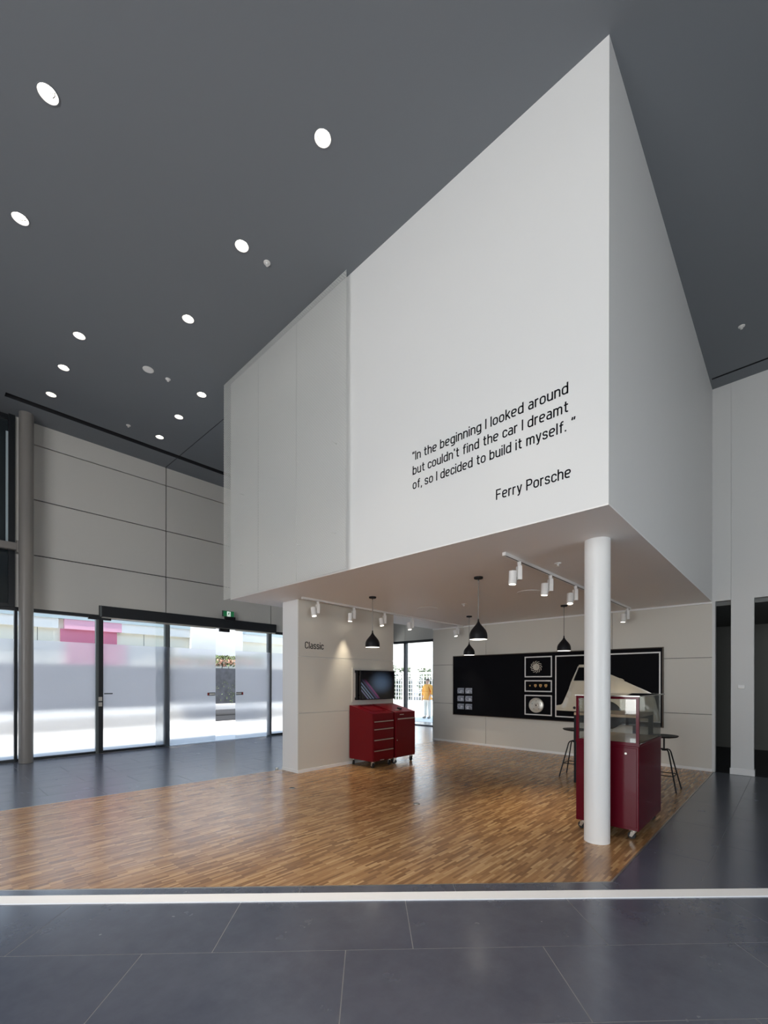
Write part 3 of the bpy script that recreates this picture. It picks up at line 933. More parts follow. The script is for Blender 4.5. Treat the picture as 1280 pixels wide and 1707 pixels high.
# ------------------------------------------------------------------ lettering
qt = thing('wall_quote', 'black quotation lettered in three lines on the white block, with a signature line', 'lettering', (XF, 2.3, 3.38))
fr = lambda yl, z: (lambda u, v, d: (XF - d, yl - u, z + v))
text_mesh('quote_line', '"In the beginning I looked around', qt, M['ink'], fr(3.187, 4.121), 3.187 - 1.447, asc=0.099)
text_mesh('quote_line', "but couldn't find the car I dreamt", qt, M['ink'], fr(3.180, 3.960), 3.180 - 1.447, asc=0.099)
text_mesh('quote_line', 'of, so I decided to build it myself. \u201d', qt, M['ink'], fr(3.180, 3.797), 3.180 - 1.388, asc=0.099)
text_mesh('signature_line', 'Ferry Porsche', qt, M['ink'], fr(2.136, 3.388), 2.136 - 1.424, asc=0.099)
cl = thing('wall_word', 'black word lettered high on the partition wall above the joint line', 'lettering', (5.0, YP, 2.2))
text_mesh('word', 'Classic', cl, M['ink'], lambda u, v, d: (4.787 + u, YP - d, 2.208 + v), 0.422, asc=0.123)

# ------------------------------------------------------------------ ceiling downlights and fittings
dl = thing('downlight', 'x', 'downlight', (0, 0, 0), 'recessed ceiling downlights')
W['downlight'] = Vector((0, 0, 0))
b = MB(); b.lathe((0, 0, 0), [(RD + 0.006, -0.001), (RD + 0.005, -0.005), (RD - 0.004, -0.005), (RD - 0.004, 0.002)], 40)
b.build('trim_ring', M['ceiling'], dl, smooth=True)
b = MB(); b.lathe((0, 0, 0), [(RD - 0.003, 0.0), (RD - 0.006, 0.03), (RD - 0.022, 0.075)], 40)
b.build('reflector', M['reflector'], dl, smooth=True)
b = MB(); b.cyl((0.0, 0.0, 0.085), (0.004, 0.004, 0.070), RD - 0.018, n=32); b.build('lamp', M['lamp'], dl, smooth=True)
b = MB(); b.tube([(0.052 * math.cos(a), 0.052 * math.sin(a), 0.030) for a in [math.radians(-40 + 10 * i) for i in range(9)]], 0.0035, 8)
b.build('baffle', M['slot_dark'], dl)
light('downlight_beam', 'SPOT', (0, 0, -0.02), DOWN_W, (1.0, 0.88, 0.72), (0, 0, -1), dl, spot_size=math.radians(52), spot_blend=1.0, shadow_soft_size=0.06)
DL_LAB = ['recessed downlight nearest the top left corner of the ceiling', 'recessed downlight nearest the top of the white block, second large one from the left',
          'recessed downlight at the left edge, below the top left one', 'recessed downlight just left of the nearer ceiling sprinkler',
          'recessed downlight alone above the round ceiling speaker, towards the block', 'first of the three downlights in the left far row, nearest the camera',
          'middle one of the three downlights in the left far row', 'downlight of the left far row closest to the dark ceiling slot',
          'first of the three downlights in the far row beside the mesh screen', 'middle one of the three downlights in the row beside the mesh screen',
          'downlight of the row beside the mesh screen closest to the dark slot']
for i, (x, y) in enumerate(DOWN):
    if i == 0:
        dl.location = (x, y, HC); dl['label'] = DL_LAB[0]
    else:
        dup(dl, (x, y, HC), random.uniform(0, 6), DL_LAB[i] if i < SEEN else 'unseen recessed downlight added above or behind the camera to light the foreground floor')

sp = thing('ceiling_speaker', 'round white speaker grille in the middle of the dark ceiling', 'speaker', (2.731, 8.033, HC))
b = MB(); b.lathe((2.731, 8.033, HC), [(0.085, 0.0), (0.085, -0.006), (0.078, -0.010), (0.072, -0.008)], 36); b.build('rim', M['white_metal'], sp, smooth=True)
b = MB(); b.lathe((2.731, 8.033, HC), [(0.073, -0.001), (0.072, -0.008), (0.03, -0.009), (0.001, -0.0095)], 36); b.build('grille', M['soffit'], sp, smooth=True)

spk = thing('fire_sprinkler', 'x', 'sprinkler', (0, 0, 0), 'ceiling sprinklers'); W['fire_sprinkler'] = Vector((0, 0, 0))
b = MB(); b.lathe((0, 0, 0), [(0.042, 0.0), (0.040, -0.008), (0.018, -0.012), (0.012, -0.022)], 24, cap1=True); b.build('escutcheon', M['white_metal'], spk, smooth=True)
b = MB()
b.tube([(-0.012, 0, -0.02), (-0.014, 0, -0.028), (0, 0, -0.036)], 0.003, 8); b.tube([(0.012, 0, -0.02), (0.014, 0, -0.028), (0, 0, -0.036)], 0.003, 8)
b.build('yoke', M['white_metal'], spk)
b = MB(); b.lathe((0, 0, 0), [(0.001, -0.035), (0.017, -0.036), (0.017, -0.039), (0.001, -0.040)], 16); b.build('deflector', M['white_metal'], spk)
SPR = [(3.053, 4.885, HC, 'white sprinkler on the dark ceiling beside the downlight near the mesh screen corner'),
       (3.054, 8.035, HC, 'white sprinkler beside the round ceiling speaker'),
       (3.05, 10.087, HC, 'white sprinkler on the dark ceiling nearest the dark slot'),
       (8.40, 0.607, HC, 'white sprinkler on the dark ceiling right of the white block'),
       (5.38, 2.131, HS, 'white sprinkler under the block beside the right light track'),
       (7.043, 4.549, HS, 'white sprinkler under the block near the tallest hanging black pendant')]
for i, (x, y, z, lb) in enumerate(SPR):
    if i == 0:
        spk.location = (x, y, z); spk['label'] = lb
    else:
        dup(spk, (x, y, z), random.uniform(0, 3), lb)

vt = thing('ceiling_vent', 'round white flush vent in the low ceiling near the left light track', 'vent', (6.965, 5.34, HS), 'flush vents under the block')
b = MB(); b.lathe((6.965, 5.34, HS), [(0.19, 0), (0.185, -0.006), (0.17, -0.004)], 40); b.build('rim', M['white_metal'], vt, smooth=True)
b = MB(); b.lathe((6.965, 5.34, HS), [(0.172, -0.001), (0.17, -0.005), (0.001, -0.006)], 40); b.build('disc', M['soffit'], vt, smooth=True)
dup(vt, (6.81, 3.16, HS), 0, 'round white flush vent in the low ceiling near the right light track')

# ------------------------------------------------------------------ track lighting
def track(x0, y0, x1, y1, label):
    t = thing('light_track', label, 'light track', ((x0 + x1) / 2, (y0 + y1) / 2, HS), 'white ceiling tracks')
    d = Vector((x1 - x0, y1 - y0, 0)); L = d.length; d.normalize(); n_ = Vector((-d.y, d.x, 0))
    b = MB()
    def P(a, s, z): q = Vector((x0, y0, 0)) + d * a + n_ * s; return (q.x, q.y, z)
    def pr(a0, a1, s0, s1, z0, z1):
        b.prism([(a0, s0), (a1, s0), (a1, s1), (a0, s1)], lambda u, v, z: P(u, v, z), z0, z1)
    pr(0, L, -0.018, -0.010, HS - 0.034, HS); pr(0, L, 0.010, 0.018, HS - 0.034, HS); pr(0, L, -0.010, 0.010, HS - 0.008, HS)
    b.build('rail', M['white_metal'], t)
    b = MB(); pr(0.0, L, -0.009, 0.009, HS - 0.031, HS - 0.009); b.build('conductor_slot', M['slot_dark'], t)
    b = MB(); pr(-0.04, 0.0, -0.021, 0.021, HS - 0.038, HS); b.build('end_cap', M['white_metal'], t, bevel=0.003)
    return t
track(4.60, 6.19, 9.75, 6.33, 'white light track along the partition wall')
track(4.55, 2.39, 9.62, 2.39, 'white light track passing behind the round column')

def make_spot(tilt):
    t = thing('track_spotlight', 'x', 'spotlight', (0, 0, 0)); W[t.name] = Vector((0, 0, 0))
    b = MB(); b.box(-0.018, -0.018, -0.075, 0.018, 0.018, -0.035); b.cyl((0, 0, -0.09), (0, 0, -0.06), 0.014, n=16); b.build('adapter', M['white_metal'], t)
    b = MB(); b.box(-0.045, -0.024, -0.25, 0.045, 0.024, -0.085); b.build('driver_box', M['white_metal'], t, bevel=0.004)
    d = Vector((tilt[0], tilt[1], -1)).normalized()
    c = Vector((0.0, 0.075, -0.22))
    p0, p1 = c - d * 0.075, c + d * 0.080
    b = MB(); b.cyl(p0, p1, 0.046, n=32); b.cyl((0, 0.02, -0.2), c, 0.012, n=12); h = b.build('lamp_head', M['white_metal'], t, smooth=True)
    b = MB(); b.cyl(p1 - d * 0.004, p1 + d * 0.0012, 0.038, n=28); b.build('lens', M['lamp_small'], h)
    light('spot_beam', 'SPOT', tuple(p1 + d * 0.012), TRACK_W, (1.0, 0.86, 0.66), d, t, spot_size=math.radians(50), spot_blend=1.0, shadow_soft_size=0.03)
    return t
spa = make_spot((0.0, 0.05))
spb = make_spot((-0.22, 0.12))
spc = make_spot((-0.19, -0.065))
TL = [(spc, 4.91, 6.20, 1.25, 'track spotlight nearest the left end of the partition-side track'), (spa, 5.80, 6.22, 1.25, 'second track spotlight from the left on the partition-side track'),
      (spc, 6.70, 6.25, 1.25, 'track spotlight above the television, third on the partition-side track'), (spc, 7.62, 6.27, 1.25, 'track spotlight hanging in front of the rear window'),
      (spc, 9.52, 6.325, 1.25, 'farthest spotlight of the partition-side track, beside the back wall'),
      (spa, 4.88, 2.39, 0.75, 'track spotlight at the near end of the track left of the round column'), (spa, 5.78, 2.39, 0.75, 'middle one of the three spotlights left of the round column'),
      (spb, 6.68, 2.39, 0.75, 'tilted track spotlight close to the left side of the round column'),
      (spa, 9.40, 2.39, 0.75, 'lone track spotlight to the right of the round column')]
used = set()
for src, x, y, rz, lb in TL:
    grp = 'track spotlights under the block'
    if src not in used:
        used.add(src); q = src
        q.location = (x, y, HS); q.rotation_euler = (0, 0, rz); q['label'] = lb
    else:
        q = dup(src, (x, y, HS), rz, lb)
    q['group'] = grp

# ------------------------------------------------------------------ pendants
def make_pendant(z_top, z_bot):
    t = thing('pendant_lamp', 'x', 'pendant lamp', (0, 0, 0), 'black pendants'); W[t.name] = Vector((0, 0, 0))
    b = MB(); b.lathe((0, 0, 0), [(0.001, 0), (0.062, 0), (0.062, -0.022), (0.055, -0.026), (0.008, -0.027), (0.006, -0.05)], 32); b.build('canopy', M['black_matte'], t, smooth=True)
    b = MB(); b.cyl((0, 0, -0.03), (0, 0, z_top - 0.02), 0.006, n=10); b.build('rod', M['taupe'], t)
    H = z_top - z_bot
    prof = [(0.010, 0.035), (0.012, 0.0), (0.026, -0.030), (0.045, -0.055), (0.075, -0.090), (0.102, -0.125), (0.117, -0.160), (0.123, -0.195), (0.124, -H)]
    b = MB(); b.lathe((0, 0, z_top), prof + [(0.120, -H), (0.119, -0.195), (0.113, -0.160), (0.098, -0.127), (0.071, -0.093), (0.041, -0.058), (0.005, -0.035)], 48)
    b.build('lamp_shade', M['black_satin'], t, smooth=True)
    b = MB(); b.lathe((0, 0, z_top), [(0.001, -H - 0.001), (0.08, -H - 0.001), (0.1195, -H + 0.001), (0.114, -H + 0.02), (0.001, -H + 0.022)], 40)
    b.build('diffuser', M['pendant_lamp'], t, smooth=True)
    light('pendant_glow', 'SPOT', (0, 0, z_bot - 0.01), 14.0, (1.0, 0.88, 0.7), (0, 0, -1), t, spot_size=math.radians(120), spot_blend=0.7, shadow_soft_size=0.08)
    return t
pl = make_pendant(2.455 - HS, 2.205 - HS)
PN = [(5.351, 3.219, 'largest-looking black dome pendant, in the middle above the black board'), (5.386, 5.307, 'black dome pendant hanging in front of the partition wall'),
      (8.424, 5.30, 'small black dome pendant overlapping the left end of the black board'), (8.435, 3.225, 'black dome pendant just left of the round column')]
for i, (x, y, lb) in enumerate(PN):
    if i == 0:
        pl.location = (x, y, HS); pl['label'] = lb
    else:
        dup(pl, (x, y, HS), 0, lb)

# ------------------------------------------------------------------ television
rec = thing('wall_recess', 'shallow pale wall frame behind the television', 'wall frame', (6.5, YP, 1.2))
b = MB(); b.frame(lambda u, v, d: (u, YP - d, v), 5.93, 1.225, 7.06, 1.885, 0.018, -0.001, 0.012); b.build('frame', M['back_panel'], rec)
b = MB(); b.box(5.948, YP - 0.002, 1.243, 7.042, YP + 0.001, 1.867); b.build('back_plate', M['grey_panel'], rec)
tv = thing('television', 'dark flat television showing a blurred blue picture above the red cabinets', 'television', (6.5, 6.25, 1.26))
b = MB(); b.box(6.0, 6.235, 1.255, 7.0, 6.275, 1.838); b.build('bezel', M['black_satin'], tv, bevel=0.004)
b = MB(); b.box(6.015, 6.2325, 1.270, 6.985, 6.2352, 1.824); b.build('screen', M['screen'], tv)
b = MB(); b.box(6.02, 6.345, 1.26, 6.06, YP - 0.0022, 1.83); b.box(6.9, 6.345, 1.26, 6.94, YP - 0.0022, 1.83); b.box(6.0, 6.375, 1.25, 6.98, YP - 0.0022, 1.30); b.box(6.0, 6.375, 1.79, 6.98, YP - 0.0022, 1.84)
wm = b.build('wall_mount', M['black_matte'], tv)
for pts in ([(6.08, 6.36, 1.32), (6.10, 6.30, 1.55), (6.08, 6.272, 1.70)], [(6.08, 6.36, 1.78), (6.10, 6.30, 1.58), (6.08, 6.272, 1.40)], [(6.8, 6.36, 1.32), (6.8, 6.30, 1.55), (6.8, 6.272, 1.70)]):
    b = MB(); b.tube(pts, 0.012, 8); b.build('bracket_arm', M['black_matte'], tv)

# ------------------------------------------------------------------ castors and red tool cabinets
def castor(parent, x, y, z, r=0.042, yaw=0.0):
    """castor under a body whose underside is at z"""
    b = MB()
    b.box(x - 0.04, y - 0.035, z - 0.006, x + 0.04, y + 0.035, z)
    b.cyl((x, y, z - 0.022), (x, y, z - 0.006), 0.022, n=16)
    dx, dy = math.cos(yaw), math.sin(yaw)
    for s in (-1, 1):
        ox, oy = -dy * 0.022 * s, dx * 0.022 * s
        b.prism([(-0.022, z - 0.022), (0.022, z - 0.022), (0.036, r - 0.008), (0.012, r - 0.014)],
                lambda u, v, d: (x + dx * u + ox + (-dy) * d, y + dy * u + oy + dx * d, v), -0.002, 0.002)
    f = b.build('castor', M['chrome'], parent)
    b = MB()
    cx_, cy_ = x + dx * 0.018, y + dy * 0.018
    b.cyl((cx_ + dy * 0.015, cy_ - dx * 0.015, r), (cx_ - dy * 0.015, cy_ + dx * 0.015, r), r, n=28)
    b.build('wheel', M['rubber'], f, smooth=True)

def cabinet_body(t, x0, x1, y0, y1, z0, zf, zb):
    b = MB()
    b.prism([(y0, z0), (y1, z0), (y1, zb), (y1 - 0.03, zb), (y0, zf)], lambda y, z, x: (x, y, z), x0, x1)
    return b.build('cabinet_body', M['red_top'], t, bevel=0.005)
Z0, ZF, ZB = 0.125, 1.015, 1.155
t = thing('tool_cabinet', 'red wheeled tool cabinet with four drawers and a sloping top, left of the pair', 'cabinet', (6.11, 6.05, 0), 'red tool cabinets')
x0, x1, y0, y1 = 5.825, 6.405, 5.735, 6.37
cabinet_body(t, x0, x1, y0, y1, Z0, ZF, ZB)
zs = [(0.745, 0.880), (0.545, 0.735), (0.345, 0.535), (0.150, 0.335)]
for za, zb in zs:
    b = MB(); b.box(x0 + 0.012, y0 - 0.014, za, x1 - 0.012, y0 + 0.001, zb); d = b.build('drawer', M['red_top'], t, bevel=0.003)
    b = MB(); b.box(x0 + 0.03, y0 - 0.032, zb - 0.022, x1 - 0.03, y0 - 0.0142, zb - 0.004); b.build('handle', M['chrome'], d, bevel=0.003)
b = MB(); b.box(x0 + 0.2, y0 - 0.016, 0.135, x0 + 0.30, y0 + 0.001, 0.147); b.build('badge_plate', M['chrome'], t)
# raised lip of the tray in the sloping top
sl = (ZB - ZF) / (y1 - 0.03 - y0)
def top(x, y, dz=0.0): return (x, y, ZF + (y - y0) * sl + dz)
b = MB()
b.frame(lambda u, v, d: top(u, v, d), x0 + 0.14, y0 + 0.14, x1 - 0.06, y1 - 0.10, 0.012, -0.002, 0.012); b.build('tray_lip', M['red_top'], t)
for x, y in ((x0 + 0.06, y0 + 0.05), (x1 - 0.06, y0 + 0.05), (x0 + 0.06, y1 - 0.06), (x1 - 0.06, y1 - 0.06)):
    castor(t, x, y, Z0, 0.046, random.uniform(-0.6, 0.6) + PI / 2)
t = thing('tool_cabinet', 'red wheeled tool cabinet with one tall door and a sloping top, right of the pair', 'cabinet', (6.75, 6.05, 0), 'red tool cabinets')
x0, x1 = 6.45, 7.065
cabinet_body(t, x0, x1, y0, y1, Z0, ZF, ZB)
b = MB(); b.box(x0 + 0.012, y0 - 0.014, 0.150, x1 - 0.012, y0 + 0.001, 0.905); d = b.build('door', M['red_top'], t, bevel=0.003)
b = MB(); b.box(x0 + 0.06, y0 - 0.032, 0.872, x1 - 0.05, y0 - 0.0142, 0.892); b.build('handle', M['chrome'], d, bevel=0.003)
b = MB(); b.cyl((x0 + 0.045, y0 - 0.022, 0.47), (x0 + 0.045, y0 - 0.013, 0.47), 0.010, n=16); b.build('lock', M['chrome'], d)
b = MB(); b.box(x0 + 0.14, y0 - 0.004, 0.958, x0 + 0.26, y0 + 0.001, 0.972); b.build('badge_plate', M['chrome'], t)
for x, y in ((x0 + 0.06, y0 + 0.05), (x1 - 0.06, y0 + 0.05), (x0 + 0.06, y1 - 0.06), (x1 - 0.06, y1 - 0.06)):
    castor(t, x, y, Z0, 0.046, random.uniform(-0.6, 0.6) + PI / 2)
b = MB(); b.prism([(-0.035, -0.05), (0.045, -0.03), (0.04, 0.05), (-0.04, 0.03)], lambda u, v, d: top(6.80 + u, 5.93 + v, d), 0.001, 0.024)
tag(b.build('remote_control', M['black_matte'], bevel=0.003), 'small black object lying on the sloping top of the right red cabinet', 'small object')
b = MB(); b.prism([(-0.06, -0.02), (0.05, -0.03), (0.06, 0.02), (-0.05, 0.03)], lambda u, v, d: top(6.63 + u, 5.85 + v, d), 0.001, 0.012)
tag(b.build('flat_tool', M['taupe']), 'small flat dark tool lying near the front edge of the right red cabinet top', 'small object')

# ------------------------------------------------------------------ black board with car parts
XBD = XB - 0.06
bd = thing('display_board', 'long black display board on the pale back wall', 'display board', (XB, 4.27, 0.74))
b = MB(); b.box(XBD, 1.885, 0.755, XB - 0.0005, 6.655, 2.275); b.build('panel', M['board_black'], bd)
b = MB(); b.frame(lambda u, v, d: (XB - d, u, v), 1.870, 0.740, 6.670, 2.290, 0.016, 0.0005, 0.0625); b.build('edge_frame', M['board_edge'], bd)
fb = lambda u, v, d: (XBD - d, u, v)
for (ya, yb, za, zb) in ((4.015, 4.662, 1.720, 2.200), (4.015, 4.662, 1.384, 1.652), (4.015, 4.662, 0.846, 1.312), (1.912, 3.942, 0.834, 2.200)):
    b = MB(); b.frame(fb, ya, za, yb, zb, 0.026, 0.0003, 0.003); b.build('outline', M['line_white'], bd)

# cooling fan: hub rings and curved blades
fc = (4.375, 1.955)
fn_ = thing('cooling_fan', 'pale metal fan wheel in the top outlined box of the black board', 'fan wheel', (XBD, *fc))
b = MB()
b.lathe((XBD - 0.001, fc[0], fc[1]), [(0.022, -0.03), (0.034, -0.032), (0.036, -0.012), (0.040, -0.010)], 36, 'X')
b.lathe((XBD - 0.001, fc[0], fc[1]), [(0.050, -0.012), (0.050, -0.026), (0.072, -0.026), (0.072, -0.0)], 36, 'X')
b.cyl((XBD - 0.002, *fc), (XBD - 0.008, *fc), 0.072, n=36)
b.build('hub', M['steel'], fn_, smooth=True)
for k in range(12):
    a = 2 * PI * k / 12
    pts = []
    for i in range(6):
        r = 0.074 + i * 0.0125; ang = a + 0.55 * (i / 5) ** 1.4
        pts.append((r, ang))
    b = MB()
    poly = [(fc[0] + r * math.cos(g - 0.085), fc[1] + r * math.sin(g - 0.085)) for r, g in pts] + \
           [(fc[0] + r * math.cos(g + 0.085), fc[1] + r * math.sin(g + 0.085)) for r, g in reversed(pts)]
    b.prism(poly, fb, 0.003, 0.022); b.build('fan_blade', M['steel'], fn_)
# four enamel badges
BD = [(4.528, 0.016), (4.398, 0.030), (4.277, 0.032), (4.152, 0.031)]
BL = ['smallest gold badge, at the left of the middle outlined box', 'gold shield badge second from the left in the middle outlined box',
      'gold shield badge third from the left in the middle outlined box', 'gold shield badge at the right of the middle outlined box']
for (y, r), lb in zip(BD, BL):
    t = thing('enamel_badge', lb, 'badge', (XBD, y, 1.526), 'gold badges in the middle box')
    sh = [(-1, 1), (0, 1.12), (1, 1), (1.0, 0.0), (0.7, -0.7), (0, -1.3), (-0.7, -0.7), (-1.0, 0.0)]
    b = MB(); b.prism([(y + u * r, 1.526 + v * r) for u, v in sh], fb, 0.0005, 0.010); b.build('shield', M['gold'], t)
    if r > 0.02:
        b = MB(); b.prism([(y + u * r * 0.36, 1.522 + v * r * 0.36) for u, v in sh], fb, 0.010, 0.013); b.build('inner_shield', M['crest_red'], t)
# road wheel
wc = (4.362, 1.078)
wh = thing('road_wheel', 'silver steel road wheel in the bottom outlined box of the black board', 'wheel', (XBD, *wc))
b = MB()
b.lathe((XBD, *wc), [(0.150, -0.001), (0.168, -0.02), (0.170, -0.055), (0.160, -0.060), (0.150, -0.045), (0.142, -0.028), (0.120, -0.034), (0.085, -0.046), (0.058, -0.046), (0.050, -0.036), (0.002, -0.036)], 56, 'X')
b.build('rim', M['silver'], wh, smooth=True)
b = MB(); b.lathe((XBD, *wc), [(0.034, -0.036), (0.032, -0.048), (0.022, -0.052), (0.020, -0.046), (0.002, -0.046)], 28, 'X'); b.build('hub_ring', M['steel'], wh, smooth=True)
b = MB(); b.cyl((XBD - 0.046, *wc), (XBD - 0.050, *wc), 0.016, n=20); b.build('centre_bore', M['slot_dark'], wh)
for k in range(5):
    a = 2 * PI * k / 5 + 0.3
    p = (wc[0] + 0.100 * math.cos(a), wc[1] + 0.100 * math.sin(a))
    b = MB(); b.cyl((XBD - 0.036, *p), (XBD - 0.0425, *p), 0.010, n=14); b.build('lug_hole', M['slot_dark'], wh)
# six small photographs
PH = mat('faded_photograph', (0.20, 0.22, 0.27), 0.5, noise=0.75, nscale=26)
PHL = mat('photograph_light_patch', (0.42, 0.45, 0.52), 0.5, noise=0.4, nscale=30)
rown = ['top', 'middle', 'bottom']
for i in range(3):
    for j in range(2):
        yc = 6.425 - j * 0.243; zc = 1.378 - i * 0.205
        t = thing('small_photograph', 'small grey photograph, %s of the %s column at the black board left end' % (rown[i], ['left', 'right'][j]), 'photograph',
                  (XBD, yc, zc - 0.07), 'small photographs on the black board')
        b = MB(); b.prism([(yc - 0.102, zc - 0.072), (yc + 0.102, zc - 0.072), (yc + 0.102, zc + 0.072), (yc - 0.102, zc + 0.072)], fb, 0.0004, 0.006); b.build('print', PH, t)
        b = MB()
        q = random.uniform(-0.05, 0.03)
        b.prism([(yc + q - 0.02, zc - 0.058), (yc + q + 0.05, zc - 0.058), (yc + q + 0.04, zc + 0.00 + 0.01 * i), (yc + q - 0.01, zc + 0.02)], fb, 0.0062, 0.0068)
        b.build('light_patch', PHL, t)
# half car body
car = thing('car_body_section', 'ivory half car body with a sloping rear mounted on the black board', 'car body', (XBD, 2.9, 0.86))
outer = [(3.915, 0.985), (3.915, 1.07), (3.895, 1.098), (3.80, 1.115), (3.765, 1.150), (3.70, 1.30), (3.64, 1.44), (3.590, 1.60), (3.51, 1.80), (3.425, 1.985),
         (3.32, 1.985), (3.15, 1.935), (3.0, 1.87), (2.84, 1.792), (2.575, 1.668), (2.565, 1.650), (2.35, 1.545), (2.15, 1.45), (2.06, 1.400), (2.0, 1.29), (1.965, 1.15), (1.935, 0.99), (1.915, 0.88), (1.96, 0.862), (2.30, 0.858), (2.555, 0.86)]
arch = [(2.85 - 0.30 * math.cos(a), 0.93 + 0.30 * math.sin(a)) for a in [PI * i / 14 for i in range(15)]]
outer += arch + [(3.15, 0.90), (3.16, 0.985)]
win = [(3.535, 1.640), (3.43, 1.93), (3.30, 1.925), (3.12, 1.87), (3.02, 1.79), (3.06, 1.655), (3.2, 1.640)]
def car_shell():
    bm = bmesh.new()
    org = W[car.name]
    def loop(poly, d): return [bm.verts.new(Vector(fb(u, v, d)) - org) for u, v in poly]
    lo, wi = loop(outer, 0.09), loop(win, 0.09)
    eds = [bm.edges.new((l[i], l[(i + 1) % len(l)])) for l in (lo, wi) for i in range(len(l))]
    bmesh.ops.triangle_fill(bm, edges=eds, use_beauty=True)
    # drop anything filled inside the window
    def inside(p, poly):
        c = False
        for i in range(len(poly)):
            (x1_, y1_), (x2_, y2_) = poly[i], poly[i - 1]
            if (y1_ > p[1]) != (y2_ > p[1]) and p[0] < (x2_ - x1_) * (p[1] - y1_) / (y2_ - y1_) + x1_: c = not c
        return c
    kill = []
    for f in bm.faces:
        c = f.calc_center_median() + org
        if inside((c.y, c.z), win) or not inside((c.y, c.z), outer): kill.append(f)
    bmesh.ops.delete(bm, geom=kill, context='FACES')
    # cut into a grid, then swell the sheet metal: edges tuck in, the flank bulges
    for k in range(1, 26):
        bmesh.ops.bisect_plane(bm, geom=bm.verts[:] + bm.edges[:] + bm.faces[:], plane_co=Vector((0, 0, 0.86 + k * 0.045)) - org, plane_no=(0, 0, 1))
    for k in range(1, 34):
        bmesh.ops.bisect_plane(bm, geom=bm.verts[:] + bm.edges[:] + bm.faces[:], plane_co=Vector((0, 1.9 + k * 0.06, 0)) - org, plane_no=(0, 1, 0))
    roof = [(1.915, 0.88), (1.965, 1.15), (2.0, 1.29), (2.06, 1.40), (2.575, 1.668), (2.84, 1.792), (3.15, 1.935), (3.425, 1.985), (3.51, 1.80),
            (3.59, 1.60), (3.64, 1.44), (3.70, 1.30), (3.765, 1.15), (3.80, 1.115), (3.915, 1.07)]
    def smooth(t): t = max(0.0, min(1.0, t)); return t * t * (3 - 2 * t)
    def swell(y, z):
        zt = roof[-1][1]
        for (ya, za), (yb, zb_) in zip(roof, roof[1:]):
            if ya <= y <= yb: zt = za + (zb_ - za) * (y - ya) / (yb - ya); break
        return 0.030 + 0.065 * smooth((zt - z + 0.01) / 0.34) * (0.55 + 0.45 * smooth((z - 0.84) / 0.25)) - 0.03 * smooth((z - 1.6) / 0.4)
    back = bmesh.ops.duplicate(bm, geom=list(bm.faces))
    fs_back = [g for g in back['geom'] if isinstance(g, bmesh.types.BMFace)]
    vb = set(v for f in fs_back for v in f.verts)
    for v in bm.verts:
        p = v.co + org
        v.co.x = (XBD - 0.0035 - org.x) if v in vb else (XBD - swell(p.y, p.z) - org.x)
    e1 = [e for e in bm.edges if e.is_boundary and not (e.verts[0] in vb)]
    vm = back['vert_map']
    for e in e1:
        p, q = e.verts
        bm.faces.new((p, q, vm[q], vm[p]))
    for f in bm.faces: f.smooth = True
    bmesh.ops.recalc_face_normals(bm, faces=bm.faces)
    me = bpy.data.meshes.new('body_shell'); bm.to_mesh(me); bm.free()
    me.materials.append(M['ivory'])
    ob = bpy.data.objects.new('body_shell', me); COL.objects.link(ob); ob.parent = car; W[ob.name] = org
    me.set_sharp_from_angle(angle=math.radians(50))
    return ob
car_shell()
b = MB(); b.tube([fb(3.88, 1.035, 0.045), fb(3.72, 1.035, 0.062), fb(3.4, 1.03, 0.087), fb(3.18, 1.03, 0.087)], 0.010, 8); b.build('sill_line', M['ivory'], car)
b = MB(); b.cyl(fb(3.49, 1.06, 0.080), fb(3.49, 1.06, 0.097), 0.030, n=20); b.build('jack_point', M['slot_dark'], car)
wl = MB(); wl.lathe((XBD, 2.85, 0.93), [(0.14, -0.04), (0.27, -0.03), (0.285, -0.012), (0.285, -0.0036)], 40, 'X'); tyre = wl.build('tyre', M['rubber'], car, smooth=True)
b = MB()
for k in range(5):
    a = 2 * PI * k / 5
    b.prism(seg((2.85 + 0.03 * math.cos(a), 0.93 + 0.03 * math.sin(a)), (2.85 + 0.15 * math.cos(a), 0.93 + 0.15 * math.sin(a)), 0.05), fb, 0.03, 0.045)
b.build('wheel_spokes', M['grey_frame'], car)
b = MB(); b.tube([fb(3.535, 1.636, 0.045), fb(3.4, 1.636, 0.088), fb(3.2, 1.636, 0.090), fb(3.06, 1.648, 0.075)], 0.008, 8); b.tube([fb(3.545, 1.635, 0.040), fb(3.437, 1.945, 0.030)], 0.007, 8)
b.build('window_trim', M['silver'], car)
b = MB(); b.tube([fb(2.62, 1.682, 0.028), fb(2.575, 1.668, 0.03), fb(2.54, 1.64, 0.03)], 0.012, 8); b.build('vent_edge', M['ivory'], car)

# ------------------------------------------------------------------ red display case
cs = thing('display_case', 'red wheeled display case with a glass top half, behind the round column', 'display case', (5.6, 1.48, 0))
cx0, cx1, cy0, cy1 = 5.04, 6.04, 1.171, 1.792
b = MB(); b.box(cx0, cy0, 0.10, cx1, cy1, 0.965); b.build('base_cabinet', M['red'], cs, bevel=0.006)
b = MB(); b.box(cx0 - 0.006, cy0 + 0.02, 0.13, cx0 + 0.001, cy1 - 0.02, 0.945); d = b.build('front_panel', M['red'], cs, bevel=0.003)
b = MB(); b.cyl((cx0 - 0.012, 1.29, 0.885), (cx0 - 0.005, 1.29, 0.885), 0.011, n=16); b.build('lock', M['chrome'], d)
b = MB(); b.box(cx0 - 0.004, cy0 - 0.004, 0.965, cx1 + 0.004, cy1 + 0.004, 0.985); b.build('top_ledge', M['red'], cs)
b = MB(); b.box(cx0 + 0.03, cy0 + 0.03, 0.985, cx1 - 0.03, cy1 - 0.03, 0.993); b.build('display_floor', M['wood_light'], cs)
b = MB()
